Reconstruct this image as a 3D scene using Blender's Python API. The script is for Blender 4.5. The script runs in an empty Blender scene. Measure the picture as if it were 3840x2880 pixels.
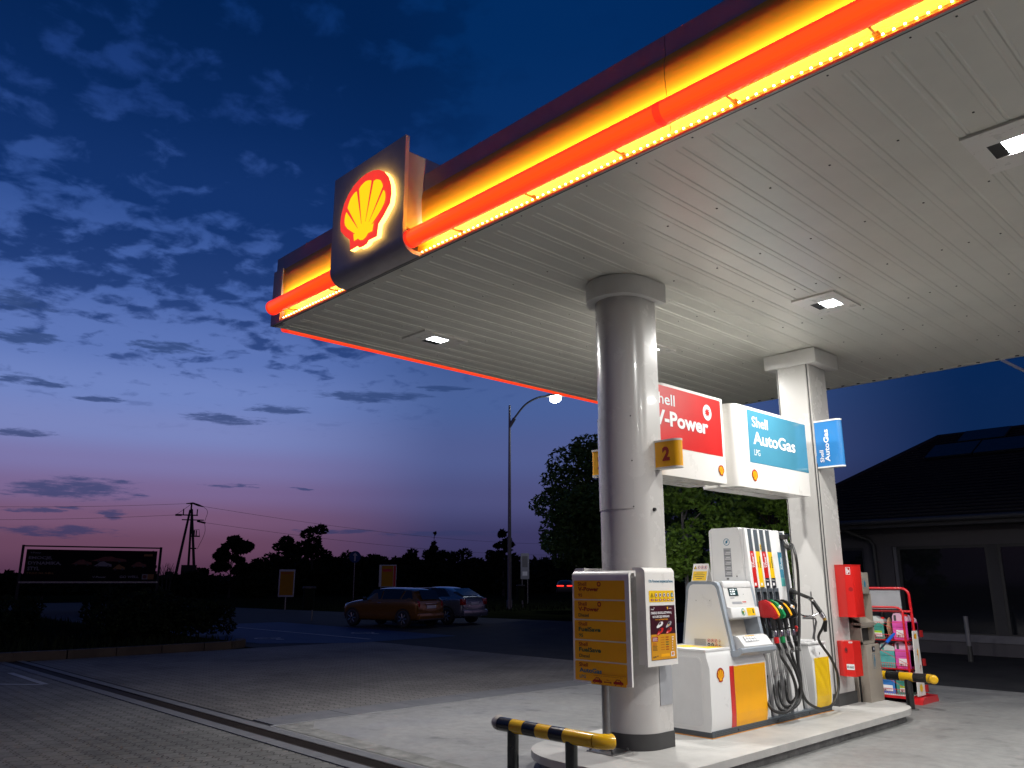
import bpy, bmesh, math, random
from mathutils import Vector, Matrix
rad = math.radians
scene = bpy.context.scene
COL = scene.collection
random.seed(7)

def S(r, g, b):
    f = lambda c: (c/255/12.92) if c/255 <= .04045 else ((c/255+.055)/1.055)**2.4
    return (f(r), f(g), f(b), 1.0)

# ---------------------------------------------------------------- camera
cam_d = bpy.data.cameras.new('camera'); cam = bpy.data.objects.new('camera', cam_d); COL.objects.link(cam)
cam.location = (0, 0, 1.62)
cam.rotation_euler = (rad(90)+math.atan(739/2998), 0, rad(46.3))
cam_d.sensor_width = 36; cam_d.lens = 2998/3840*36
cam_d.clip_start = .05; cam_d.clip_end = 3000
scene.camera = cam
scene.render.resolution_x = 1024; scene.render.resolution_y = 768
scene.view_settings.view_transform = 'Standard'; scene.view_settings.look = 'None'
scene.view_settings.exposure = 0; scene.view_settings.gamma = 1; scene.view_settings.use_curve_mapping = False

# ---------------------------------------------------------------- dusk sky (world)
W = bpy.data.worlds.new('World'); scene.world = W; W.use_nodes = True
nt = W.node_tree; nt.nodes.clear()
def N(t, **k):
    n = nt.nodes.new(t)
    for a, b in k.items(): setattr(n, a, b)
    return n
def lk(a, b): nt.links.new(a, b)
def M_(op, a, b=None, c=None, clamp=False):
    n = N('ShaderNodeMath', operation=op); n.use_clamp = clamp
    for i, v in enumerate((a, b, c)):
        if v is None: continue
        if hasattr(v, 'links'): lk(v, n.inputs[i])
        else: n.inputs[i].default_value = v
    return n.outputs[0]
def ramp(fac, stops, interp='EASE'):
    n = N('ShaderNodeValToRGB'); n.color_ramp.interpolation = interp
    e = n.color_ramp.elements
    e[0].position, e[0].color = stops[0]
    e[1].position, e[1].color = stops[-1]
    for p, c in stops[1:-1]:
        x = e.new(p); x.color = c
    lk(fac, n.inputs[0]); return n.outputs[0]
def mixc(f, a, b, mode='MIX'):
    n = N('ShaderNodeMix', data_type='RGBA', blend_type=mode)
    for i, v in ((0, f), (6, a), (7, b)):
        if hasattr(v, 'links'): lk(v, n.inputs[i])
        else: n.inputs[i].default_value = v
    return n.outputs[2]
def G(v): return (v, v, v, 1)
tc = N('ShaderNodeTexCoord'); sx = N('ShaderNodeSeparateXYZ'); lk(tc.outputs['Generated'], sx.inputs[0])
X, Y, Z = sx.outputs
hor = M_('MAXIMUM', M_('SQRT', M_('ADD', M_('MULTIPLY', X, X), M_('MULTIPLY', Y, Y))), .001)
ga = rad(74); gx, gy = -math.sin(ga), math.cos(ga)
dg = M_('DIVIDE', M_('ADD', M_('MULTIPLY', X, gx), M_('MULTIPLY', Y, gy)), hor)      # cos of azimuth from the afterglow
el = M_('MAXIMUM', Z, 0)
skyL = ramp(el, [(0, S(78, 50, 74)), (.04, S(102, 68, 94)), (.07, S(116, 84, 116)), (.10, S(120, 101, 145)), (.13, S(122, 117, 168)), (.165, S(120, 132, 188)),
                 (.21, S(110, 131, 192)), (.26, S(92, 117, 182)), (.34, S(66, 96, 164)), (.42, S(46, 78, 144)), (.52, S(26, 58, 120)), (.62, S(10, 46, 102)), (.9, S(2, 28, 66))])
skyM = ramp(el, [(0, S(42, 40, 70)), (.05, S(56, 55, 96)), (.10, S(76, 79, 126)), (.15, S(80, 92, 144)), (.22, S(72, 96, 152)), (.32, S(46, 78, 138)),
                 (.42, S(22, 56, 112)), (.52, S(6, 46, 100)), (.62, S(1, 42, 94)), (.9, S(0, 28, 66))])
skyR = ramp(el, [(0, S(4, 14, 34)), (.08, S(10, 28, 60)), (.15, S(8, 36, 78)), (.3, S(2, 36, 82)), (.6, S(0, 34, 78)), (1, S(0, 22, 56))])
fLM = M_('SMOOTHSTEP', dg, .70, .975) if False else None
def smooth(v, a, b):
    n = N('ShaderNodeMapRange', interpolation_type='SMOOTHSTEP')
    lk(v, n.inputs['Value']); n.inputs['From Min'].default_value = a; n.inputs['From Max'].default_value = b
    return n.outputs['Result']
sky = mixc(smooth(dg, .915, .998), skyM, skyL)
sky = mixc(smooth(dg, .52, .84), skyR, sky)
skyB = ramp(el, [(0, S(80, 68, 88)), (.12, S(124, 100, 122)), (.3, S(86, 82, 118)), (.5, S(30, 46, 88)), (1, S(0, 24, 60))])   # unseen rosy sky opposite the afterglow, brightened to light the logo panel
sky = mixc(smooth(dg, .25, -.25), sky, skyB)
# altocumulus sheet: noise on a plane overhead, so it flattens toward the horizon
den = M_('ADD', el, .10)
cv = N('ShaderNodeCombineXYZ'); lk(M_('DIVIDE', X, den), cv.inputs[0]); lk(M_('DIVIDE', Y, den), cv.inputs[1])
def noise(vec, s, det, rough, dist=0, off=0):
    mp = N('ShaderNodeMapping'); lk(vec, mp.inputs[0]); mp.inputs[1].default_value = (off, off*.7, off*1.3)
    n = N('ShaderNodeTexNoise'); lk(mp.outputs[0], n.inputs['Vector']); n.inputs['Scale'].default_value = s
    n.inputs['Detail'].default_value = det; n.inputs['Roughness'].default_value = rough; n.inputs['Distortion'].default_value = dist
    return n.outputs['Fac']
n1 = noise(cv.outputs[0], 11.5, 6, .52, .25, 3.1); n2 = noise(cv.outputs[0], 2.2, 3, .5, 0, 5.3)
mask_el = ramp(el, [(0, G(0)), (.10, G(.05)), (.20, G(.02)), (.25, G(.22)), (.31, G(.50)), (.38, G(.68)), (.55, G(.80)), (1, G(.6))], 'LINEAR')
mask_az = smooth(dg, .86, .965)
bias = M_('ADD', M_('MULTIPLY', M_('MULTIPLY', mask_el, mask_az), .36), M_('MULTIPLY', M_('SUBTRACT', n2, .5), .40))
cl = smooth(M_('ADD', n1, M_('SUBTRACT', bias, .155)), .42, .62)
low_dark = ramp(el, [(0, S(40, 46, 84)), (.12, S(48, 62, 112)), (.25, S(30, 58, 116)), (.40, S(6, 42, 98)), (.6, S(0, 30, 74)), (1, S(0, 22, 60))])
cl = M_('MULTIPLY', cl, M_('MULTIPLY', smooth(el, .15, .27), M_('ADD', M_('MULTIPLY', mask_az, .85), .15)))
sky = mixc(M_('MULTIPLY', cl, .84), sky, low_dark)
# long flat streaks low in the afterglow
cv2 = N('ShaderNodeCombineXYZ')
side = M_('DIVIDE', M_('ADD', M_('MULTIPLY', X, gy), M_('MULTIPLY', Y, -gx)), hor)
lk(M_('MULTIPLY', side, 5), cv2.inputs[0]); lk(M_('MULTIPLY', el, 30), cv2.inputs[1])
n3 = noise(cv2.outputs[0], 1.0, 6, .58, .1, 14.45)
BL = [(-.021,.0978,.074,.0130),(-.02,.0534,.066,.0066),(.134,.1853,.05,.0075),(.197,.2016,.042,.0062),(.299,.2204,.076,.0074),(.386,.2309,.043,.0044),
      (-.068,.1538,.036,.0038),(-.07,.2089,.028,.0070),(.004,.1971,.034,.0042),(.146,.1054,.03,.0028),(.219,.1051,.016,.0018),(-.057,.074,.028,.0033),
      (-.017,.0772,.024,.0024),(.027,.0699,.022,.0066),(.264,.0579,.056,.0028),(.385,.0568,.09,.0040),(-.085,.2526,.034,.0120),(-.099,.2877,.045,.0110),(.06,.262,.04,.008)]
n4 = noise(cv2.outputs[0], 3.2, 5, .62, .2, 2.2); n5 = noise(cv2.outputs[0], 7, 6, .65, .1, 5.2)
sp_ = M_('ADD', side, M_('MULTIPLY', M_('SUBTRACT', n4, .5), .12)); ep_ = M_('ADD', el, M_('MULTIPLY', M_('SUBTRACT', n3, .5), .022))
acc = None
for a_, e_, w_, h_ in BL:
    dx_ = M_('MULTIPLY', M_('SUBTRACT', sp_, a_), 1/w_); dy_ = M_('MULTIPLY', M_('SUBTRACT', ep_, e_), 1/h_)
    q_ = M_('ADD', M_('MULTIPLY', dx_, dx_), M_('MULTIPLY', dy_, dy_)); acc = q_ if acc is None else M_('MINIMUM', acc, q_)
st = smooth(M_('ADD', M_('SUBTRACT', 1.1, acc), M_('MULTIPLY', M_('SUBTRACT', n5, .5), 3.4)), .1, 1.1)
sky = mixc(M_('MULTIPLY', st, .82), sky, ramp(el, [(0, S(48, 44, 82)), (.12, S(52, 66, 112)), (.25, S(44, 68, 118)), (1, S(20, 40, 90))]))
below = smooth(Z, -.02, .0)
sky = mixc(below, (.004, .004, .005, 1), sky)
nis = N('ShaderNodeTexSky', sky_type='NISHITA', sun_disc=False)
nis.sun_elevation = rad(-4); nis.sun_rotation = rad(-74)
sky = mixc(.02, sky, nis.outputs[0], 'ADD')
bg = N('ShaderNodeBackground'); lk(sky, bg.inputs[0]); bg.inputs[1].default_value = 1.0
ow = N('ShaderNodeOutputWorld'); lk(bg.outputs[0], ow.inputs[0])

# ---------------------------------------------------------------- materials
MATS = {}
def mat(name, col, rough=.5, metal=0, emit=None, es=0, coat=0, spec=.5, var=.08, vs=6.0, bump=0, bs=40, alpha=None, trans=0, stain=None):
    """principled material with slight procedural mottling of colour and roughness"""
    m = bpy.data.materials.new(name); m.use_nodes = True; MATS[name] = m
    t = m.node_tree; b = t.nodes['Principled BSDF']
    b.inputs['Metallic'].default_value = metal; b.inputs['Roughness'].default_value = rough
    b.inputs['Specular IOR Level'].default_value = spec; b.inputs['Coat Weight'].default_value = coat
    b.inputs['Coat Roughness'].default_value = .05
    if trans: b.inputs['Transmission Weight'].default_value = trans
    if emit is not None:
        b.inputs['Emission Color'].default_value = emit; b.inputs['Emission Strength'].default_value = es
    co = t.nodes.new('ShaderNodeTexCoord')
    if var > 0:
        n = t.nodes.new('ShaderNodeTexNoise'); n.inputs['Scale'].default_value = vs; n.inputs['Detail'].default_value = 5
        n.inputs['Roughness'].default_value = .65
        t.links.new(co.outputs['Object'], n.inputs['Vector'])
        r = t.nodes.new('ShaderNodeValToRGB'); e = r.color_ramp.elements
        e[0].position = .3; e[1].position = .72
        e[0].color = (col[0]*(1-var), col[1]*(1-var), col[2]*(1-var), 1)
        e[1].color = (min(1, col[0]*(1+var)), min(1, col[1]*(1+var)), min(1, col[2]*(1+var)), 1)
        t.links.new(n.outputs['Fac'], r.inputs[0]); t.links.new(r.outputs[0], b.inputs['Base Color'])
        mr = t.nodes.new('ShaderNodeMapRange'); mr.inputs['To Min'].default_value = max(.02, rough*.8); mr.inputs['To Max'].default_value = min(1, rough*1.25)
        t.links.new(n.outputs['Fac'], mr.inputs['Value']); t.links.new(mr.outputs[0], b.inputs['Roughness'])
    else: b.inputs['Base Color'].default_value = col
    if bump:
        n = t.nodes.new('ShaderNodeTexNoise'); n.inputs['Scale'].default_value = bs; n.inputs['Detail'].default_value = 6
        t.links.new(co.outputs['Object'], n.inputs['Vector'])
        bp = t.nodes.new('ShaderNodeBump'); bp.inputs['Strength'].default_value = bump; bp.inputs['Distance'].default_value = .01
        t.links.new(n.outputs['Fac'], bp.inputs['Height']); t.links.new(bp.outputs[0], b.inputs['Normal'])
    return m
def g(v): return (v, v, v, 1)
mat('cladding', (.56, .545, .52, 1), .26, .0, coat=.35, var=.015, vs=3)
mat('cladding_seam', g(.05), .5)
mat('soffit', (.70, .69, .63, 1), .34, .1, var=.06, vs=1.2)
mat('black_plastic', g(.02), .4, var=.15)
mat('rubber', g(.025), .45, var=.2, bump=.1, bs=60)
mat('dark_grey', g(.05), .5)
mat('fascia_grey', (.34, .31, .36, 1), .4, .2)
mat('fascia_trim', (.38, .38, .37, 1), .35, .3)
mat('fascia_yellow', (.86, .44, .02, 1), .45, var=.03)
mat('panel_grey', (.50, .46, .48, 1), .4, .2)
mat('tube_red', (.75, .04, .03, 1), .3, emit=(1, .035, .012, 1), es=.9, var=.02)
mat('tube_orange', (.8, .08, .03, 1), .3, emit=(1, .07, .010, 1), es=1.02, var=.02)
mat('tube_clip', (.5, .28, .05, 1), .4)
mat('grate', (.022, .017, .015, 1), .85, spec=.15, var=.3, vs=3)
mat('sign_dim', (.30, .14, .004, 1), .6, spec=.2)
mat('led', g(1), .4, emit=(1, .88, .50, 1), es=12, var=0)
mat('logo_red', (.3, .02, .02, 1), .4, emit=S(245, 58, 44), es=1.0, var=.02)
mat('logo_yellow', (.3, .2, .01, 1), .4, emit=S(255, 214, 8), es=1.05, var=.02)
mat('logo_edge', (.9, .7, .2, 1), .4, emit=(1, .60, .13, 1), es=4.5, var=.02)
mat('lamp_led', g(1), .4, emit=(.88, .95, 1, 1), es=30, var=0)
mat('lamp_dark', g(.03), .6)
mat('white_paint', (.70, .69, .67, 1), .32, coat=.3, var=.05)
mat('white_sign', (.78, .76, .72, 1), .28, coat=.3, var=.012)
mat('print_white', (.82, .82, .82, 1), .4, var=.02)
mat('sign_red', (.62, .018, .016, 1), .3, coat=.4, var=.03)
mat('sign_blue', (.07, .27, .39, 1), .15, coat=.6, var=.03)
mat('flag_blue', (.03, .20, .50, 1), .25, coat=.5, var=.03)
mat('sign_yellow', (.93, .44, .002, 1), .4, coat=.05, var=.03)
mat('bright_yellow', (.88, .55, .004, 1), .4, coat=.05, var=.03)
mat('orange_yellow', (.93, .42, .002, 1), .4, coat=.05, var=.03)
mat('text_red', (.35, .008, .01, 1), .4)
mat('text_green', (.008, .10, .05, 1), .4)
mat('text_blue', (.01, .16, .28, 1), .4)
mat('text_dark', (.02, .02, .03, 1), .4)
mat('text_grey', (.18, .18, .18, 1), .5)
mat('cab_white', (.76, .76, .75, 1), .28, coat=.3, var=.02, vs=1.5)
mat('cab_inset', (.68, .68, .68, 1), .35, var=.04)
mat('head_grey', (.33, .37, .42, 1), .35, .2)
mat('beige', (.50, .45, .38, 1), .45)
mat('lcd', (.02, .05, .055, 1), .15, coat=.5, emit=(.02, .09, .09, 1), es=.3, var=0)
mat('lcd_digit', g(.8), .4, emit=(.8, .95, 1, 1), es=.7, var=0)
mat('kick', (.10, .12, .14, 1), .45, .3, bump=.5, bs=60)
mat('orange_seal', (.55, .22, .02, 1), .6)
mat('steel', g(.55), .22, 1)
mat('brass', (.6, .38, .1, 1), .3, 1)
mat('nozzle_red', (.62, .01, .012, 1), .35, coat=.3)
mat('nozzle_green', (.004, .25, .07, 1), .35, coat=.3)
mat('fire_red', (.66, .018, .014, 1), .3, coat=.35, var=.02)
mat('bin_beige', (.34, .30, .25, 1), .42, .15)
mat('glass_dark', (.012, .014, .018, 1), .06, spec=.7, var=0)
mat('barrier_yellow', (.80, .46, .01, 1), .2, coat=.5, var=.08)
mat('barrier_black', g(.018), .25, coat=.4, var=.3)
mat('post_steel', g(.30), .35, .9, var=.15)
mat('rack_red', (.58, .01, .015, 1), .3, coat=.4)
mat('board_grey', (.34, .35, .37, 1), .4)
mat('jug_green', (.07, .33, .27, 1), .22, coat=.4, var=.1)
mat('jug_teal', (.10, .42, .40, 1), .22, coat=.4, var=.1)
mat('jug_pink', (.72, .10, .42, 1), .22, coat=.4, var=.1)
mat('jug_blue', (.05, .22, .60, 1), .22, coat=.4, var=.1)
mat('jug_clear', (.55, .58, .56, 1), .25, coat=.4, var=.1)
mat('jug_pale_pink', (.75, .45, .58, 1), .25, coat=.4, var=.1)
mat('lime', (.35, .62, .02, 1), .4)
mat('kraft', (.35, .2, .12, 1), .6)
mat('squeegee_blue', (.01, .12, .55, 1), .35)
mat('car_orange', (.22, .095, .012, 1), .22, .3, coat=.9, var=.03)
mat('car_silver', (.28, .31, .35, 1), .25, .7, coat=.8, var=.03)
mat('car_roof', (.55, .55, .55, 1), .3, coat=.6)
mat('tail_red', (.35, .01, .01, 1), .2, coat=.5)
mat('tail_glow', (.8, .02, .02, 1), .3, emit=(1, .03, .02, 1), es=3.0, var=0)
mat('rim', g(.35), .3, .8)
mat('bark', (.05, .04, .03, 1), .9, bump=.6, bs=14)
mat('birch_bark', (.30, .29, .27, 1), .8, bump=.4, bs=14, var=.4)
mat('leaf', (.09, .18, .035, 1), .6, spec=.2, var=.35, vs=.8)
mat('leaf_as_lit', (.21, .38, .045, 1), .5, var=.35, vs=.8)  # leaf green raised far above the plain leaf so foliage looks lit
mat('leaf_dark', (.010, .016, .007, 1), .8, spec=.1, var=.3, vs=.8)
mat('twig', (.02, .018, .015, 1), .9)
mat('roof_tile', (.014, .011, .011, 1), .75, bump=.6, bs=12)
mat('solar', (.010, .014, .018, 1), .5)
mat('shop_wall', (.085, .08, .09, 1), .6, var=.06)
mat('shop_soffit', (.045, .045, .05, 1), .6)
mat('frame_white', (.17, .17, .19, 1), .4)
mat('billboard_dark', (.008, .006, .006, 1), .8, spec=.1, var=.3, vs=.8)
mat('lamp_pole', (.20, .21, .21, 1), .35, .7)
mat('street_led', g(1), .4, emit=(.92, .97, 1, 1), es=60, var=0)
mat('poster_dark', (.055, .008, .018, 1), .3, coat=.3, var=.35, vs=9)
mat('poster_orange', (.66, .30, .012, 1), .35, var=.04)
mat('green_logo', (.01, .2, .05, 1), .4)
mat('planter', (.09, .05, .04, 1), .8, bump=.5, bs=30, var=.25)
mat('mark_white', (.35, .35, .36, 1), .7, var=.3, vs=3)

for nm_, c0, c1 in (('tube_orange', (1, .012, .010, 1), (1, .085, .008, 1)), ('tube_red', (1, .010, .010, 1), (1, .045, .012, 1))):
    # LEDs inside the tube face outward: brightest on the front of the wall, deeper red round its top and underside
    t = MATS[nm_].node_tree; ge = t.nodes.new('ShaderNodeNewGeometry'); sp = t.nodes.new('ShaderNodeSeparateXYZ'); t.links.new(ge.outputs['True Normal'], sp.inputs[0])
    ab = t.nodes.new('ShaderNodeMath'); ab.operation = 'ABSOLUTE'; ad_ = t.nodes.new('ShaderNodeMath'); ad_.operation = 'ADD'; ad_.inputs[1].default_value = .25
    t.links.new(sp.outputs[2], ad_.inputs[0]); t.links.new(ad_.outputs[0], ab.inputs[0])
    r = t.nodes.new('ShaderNodeValToRGB'); e = r.color_ramp.elements; e[0].position = .35; e[0].color = c1; e[1].position = .95; e[1].color = c0
    t.links.new(ab.outputs[0], r.inputs[0]); t.links.new(r.outputs[0], t.nodes['Principled BSDF'].inputs['Emission Color'])
# ---------------------------------------------------------------- mesh builder
class MB:
    def __init__(s): s.v = []; s.f = []; s.m = []; s.sm = []; s.mats = []; s.T = Matrix.Identity(4)
    def mi(s, name):
        if name not in s.mats: s.mats.append(name)
        return s.mats.index(name)
    def add(s, vs, fs, m, smooth=False):
        o = len(s.v); k = s.mi(m)
        s.v += [tuple(s.T @ Vector(p)) for p in vs]
        for f in fs: s.f.append(tuple(o+i for i in f)); s.m.append(k); s.sm.append(smooth)
    def box(s, a, b, m, bev=0):
        x0, y0, z0 = (min(a[i], b[i]) for i in range(3)); x1, y1, z1 = (max(a[i], b[i]) for i in range(3))
        if bev <= 0:
            vs = [(x0,y0,z0),(x1,y0,z0),(x1,y1,z0),(x0,y1,z0),(x0,y0,z1),(x1,y0,z1),(x1,y1,z1),(x0,y1,z1)]
            s.add(vs, [(0,3,2,1),(4,5,6,7),(0,1,5,4),(1,2,6,5),(2,3,7,6),(3,0,4,7)], m); return s
        bm = bmesh.new(); bmesh.ops.create_cube(bm, size=1)
        for v in bm.verts: v.co = Vector(((x0+x1)/2+v.co.x*(x1-x0), (y0+y1)/2+v.co.y*(y1-y0), (z0+z1)/2+v.co.z*(z1-z0)))
        bev = min(bev, .45*min(x1-x0, y1-y0, z1-z0))
        bmesh.ops.bevel(bm, geom=bm.edges[:], offset=bev, segments=2, affect='EDGES', profile=.6)
        s.bm(bm, m, True); return s
    def bm(s, bm, m, smooth=False):
        bm.verts.index_update()
        s.add([v.co[:] for v in bm.verts], [tuple(v.index for v in f.verts) for f in bm.faces], m, smooth); bm.free()
    def prism(s, pts, d0, d1, m, smooth=False, side=None):
        """polygon pts (2D, counter-clockwise, local XY) extruded along local Z from d0 to d1"""
        n = len(pts)
        vs = [(p[0], p[1], d0) for p in pts]+[(p[0], p[1], d1) for p in pts]
        s.add(vs, [tuple(range(n-1, -1, -1)), tuple(range(n, 2*n))], m)
        s.add(vs, [(i, (i+1) % n, n+(i+1) % n, n+i) for i in range(n)], side or m, smooth)
        return s
    def tube(s, pts, r, m, n=12, caps=True, smooth=True):
        pts = [Vector(p) for p in pts]; rs = r if isinstance(r, (list, tuple)) else [r]*len(pts)
        vs = []; fs = []; up = None
        for i, p in enumerate(pts):
            t = (pts[min(i+1, len(pts)-1)]-pts[max(i-1, 0)]).normalized()
            if up is None: up = Vector((0, 0, 1)) if abs(t.z) < .95 else Vector((1, 0, 0))
            a = t.cross(up); 
            if a.length < 1e-4: a = t.cross(Vector((.3, 1, .1)))
            a.normalize(); b = t.cross(a).normalized(); up = -b if (-b).dot(up) > 0 else b
            for k in range(n):
                q = 2*math.pi*k/n; vs.append(tuple(p+(a*math.cos(q)+b*math.sin(q))*rs[i]))
        for i in range(len(pts)-1):
            for k in range(n): fs.append((i*n+k, i*n+(k+1) % n, (i+1)*n+(k+1) % n, (i+1)*n+k))
        s.add(vs, fs, m, smooth)
        if caps:
            s.add(vs, [tuple(range(n)), tuple(range(len(vs)-1, len(vs)-n-1, -1))], m)
        return s
    def cyl(s, a, b, r, m, n=20, r2=None): return s.tube([a, b], [r, r if r2 is None else r2], m, n)
    def disc(s, c, r, m, n=24, ry=None):
        ry = ry or r
        s.add([(c[0]+r*math.cos(2*math.pi*i/n), c[1]+ry*math.sin(2*math.pi*i/n), c[2]) for i in range(n)], [tuple(range(n))], m); return s
    def ring(s, c, r0, r1, m, n=28):
        vs = [(c[0]+q*math.cos(2*math.pi*i/n), c[1]+q*math.sin(2*math.pi*i/n), c[2]) for q in (r0, r1) for i in range(n)]
        s.add(vs, [(i, (i+1) % n, n+(i+1) % n, n+i) for i in range(n)], m); return s
    def quad(s, x0, y0, x1, y1, z, m): s.add([(x0,y0,z),(x1,y0,z),(x1,y1,z),(x0,y1,z)], [(0,1,2,3)], m); return s
    def poly(s, pts, z, m): s.add([(p[0], p[1], z) for p in pts], [tuple(range(len(pts)))], m); return s
    def build(s, name, parent=None, loc=None, recalc=True):
        me = bpy.data.meshes.new(name); me.from_pydata(s.v, [], s.f)
        for x in s.mats: me.materials.append(MATS[x])
        me.polygons.foreach_set('material_index', s.m); me.polygons.foreach_set('use_smooth', s.sm)
        if recalc and len(s.f) < 20000:
            b = bmesh.new(); b.from_mesh(me); bmesh.ops.recalc_face_normals(b, faces=b.faces); b.to_mesh(me); b.free()
        me.update()
        o = bpy.data.objects.new(name, me); COL.objects.link(o)
        if parent:
            o.parent = parent
            if loc is None:
                q = parent; off = Vector((0, 0, 0)); 
                while q: off += q.location; q = q.parent
                o.location = -off
        if loc is not None: o.location = loc
        if any(s.sm):
            try: me.set_sharp_from_angle(angle=rad(38))
            except Exception: pass
        return o
def rrect(x0, y0, x1, y1, r, n=4):
    p = []
    for cx, cy, a in ((x1-r, y0+r, -90), (x1-r, y1-r, 0), (x0+r, y1-r, 90), (x0+r, y0+r, 180)):
        for i in range(n+1): q = rad(a+90*i/n); p.append((cx+r*math.cos(q), cy+r*math.sin(q)))
    return p
# local frames for flat faces: local X runs right as seen by the viewer, Y up, Z outward
def face_x(x, y=0, z=0): return Matrix.Translation((x, y, z)) @ Matrix(((0,0,1,0),(1,0,0,0),(0,1,0,0),(0,0,0,1)))     # faces +x, right = +y
def face_y(y, x=0, z=0): return Matrix.Translation((x, y, z)) @ Matrix(((1,0,0,0),(0,0,-1,0),(0,1,0,0),(0,0,0,1)))    # faces -y, right = +x
TXT = {}
def text2d(body, bold=0):
    k = (body, bold)
    if k in TXT: return TXT[k]
    c = bpy.data.curves.new('t', 'FONT'); c.body = body; c.size = 1; c.offset = bold; c.resolution_u = 3; c.space_line = .9
    o = bpy.data.objects.new('t', c); COL.objects.link(o)
    bpy.context.view_layer.update()
    me = bpy.data.meshes.new_from_object(o.evaluated_get(bpy.context.evaluated_depsgraph_get()))
    vs = [v.co[:2] for v in me.vertices]; fs = [tuple(p.vertices) for p in me.polygons]
    bpy.data.objects.remove(o); bpy.data.curves.remove(c); bpy.data.meshes.remove(me)
    TXT[k] = (vs, fs); return TXT[k]
def text(mb, body, x0, y0, x1, y1, z, m, bold=.025):
    """lettering fitted to the box x0..x1, y0..y1 of the local face"""
    vs, fs = text2d(body, bold)
    if not vs: return
    a0 = min(v[0] for v in vs); a1 = max(v[0] for v in vs); b0 = min(v[1] for v in vs); b1 = max(v[1] for v in vs)
    mb.add([(x0+(v[0]-a0)/(a1-a0)*(x1-x0), y0+(v[1]-b0)/(b1-b0)*(y1-y0), z) for v in vs], fs, m)
SH = [(0,1),(.13,.985),(.25,.94),(.36,.86),(.445,.75),(.495,.62),(.51,.5),(.49,.37),(.385,.255),(.285,.17),(.265,.01),(.11,.015),(.075,-.02),(0,-.03)]
SHO = SH+[(-x, y) for x, y in SH[-2:0:-1]]
def shell_in(k=.80):
    q = [(0,.905),(.115,.89),(.215,.85),(.305,.785),(.375,.69),(.41,.58),(.418,.48),(.395,.40),(.30,.305),(.205,.235),(.185,.105),(.10,.11),(.055,.07),(0,.055)]
    P = q+[(-x, y) for x, y in q[-2:0:-1]]
    def hit(a):
        d = (math.sin(a), math.cos(a)); best = .6
        for (x0, y0), (x1, y1) in zip(P, P[1:]+P[:1]):
            y0_, y1_ = y0-.10, y1-.10; den = d[0]*(y1_-y0_)-d[1]*(x1-x0)
            if abs(den) < 1e-9: continue
            t = (x0*(y1_-y0_)-y0_*(x1-x0))/den; u = (x0*d[1]-y0_*d[0])/den
            if t > 0 and -1e-6 <= u <= 1+1e-6: best = t
        return best
    out = []
    for i in range(0, 47):
        a = rad(-62+124*i/46); ph = abs(math.sin(math.pi*(math.degrees(a)-11.5)/23))
        r = hit(a)*(.90+.075*ph**.5); out.append((r*math.sin(a), .10+r*math.cos(a)))
    return out[::-1]+[(-.205, .235), (-.18, .11), (-.10, .115), (-.055, .075), (0, .06), (.055, .075), (.10, .115), (.18, .11), (.205, .235)]
def shell(mb, cx, cy, w, z, red='text_red', yel='orange_yellow', dz=.002):
    """red and yellow scallop emblem, w wide, centred on cx with its base at cy"""
    s_ = w/1.02
    mb.poly([(cx-x*s_, cy+y*s_) for x, y in SHO], z, red)
    mb.poly([(cx-x*s_, cy+y*s_) for x, y in shell_in()], z+dz, yel)
    for i in range(6):
        a = rad(90+(i-2.5)*23)
        ex = abs(i-2.5)
        ro = {.5: .82, 1.5: .73, 2.5: .48}[ex]; hw = {.5: .026, 1.5: .026, 2.5: .020}[ex]
        c0 = (0, .10); d = (math.cos(a), math.sin(a)); nrm = (-d[1], d[0])
        p0 = (c0[0]+d[0]*.20, c0[1]+d[1]*.20); p1 = (c0[0]+d[0]*ro, c0[1]+d[1]*ro)
        mb.poly([(cx+p*s_, cy+q*s_) for p, q in ((p0[0]-nrm[0]*.003, p0[1]-nrm[1]*.003), (p1[0]-nrm[0]*hw, p1[1]-nrm[1]*hw), (p1[0]+nrm[0]*hw, p1[1]+nrm[1]*hw), (p0[0]+nrm[0]*.003, p0[1]+nrm[1]*.003))], z+2*dz, red)
def thing(name, label, cat, loc=(0, 0, 0), group=None):
    o = bpy.data.objects.new(name, None); COL.objects.link(o); o.location = loc; o.empty_display_size = .2
    o['label'] = label; o['category'] = cat
    if group: o['group'] = group
    return o
def tag(o, label, cat, group=None):
    o['label'] = label; o['category'] = cat
    if group: o['group'] = group
    return o
def struct(o): o['kind'] = 'structure'; return o
def dup(root, loc, rotz, label, scale=None):
    r = root.copy(); COL.objects.link(r); r.location = loc; r.rotation_euler = (0, 0, rotz); r['label'] = label
    if scale: r.scale = scale
    for ch in list(root.children):
        c = ch.copy(); COL.objects.link(c); c.parent = r
        for gg in list(ch.children):
            d = gg.copy(); COL.objects.link(d); d.parent = c
    return r
def curve(pts, n=8):
    """Catmull-Rom through 3D points"""
    P = [Vector(p) for p in pts]; P = [2*P[0]-P[1]]+P+[2*P[-1]-P[-2]]; out = []
    for i in range(1, len(P)-2):
        for k in range(n):
            t = k/n; a, b, c, d = P[i-1:i+3]
            out.append(.5*((2*b)+(c-a)*t+(2*a-5*b+4*c-d)*t*t+(3*b-a-3*c+d)*t**3))
    return out+[P[-2]]
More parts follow.
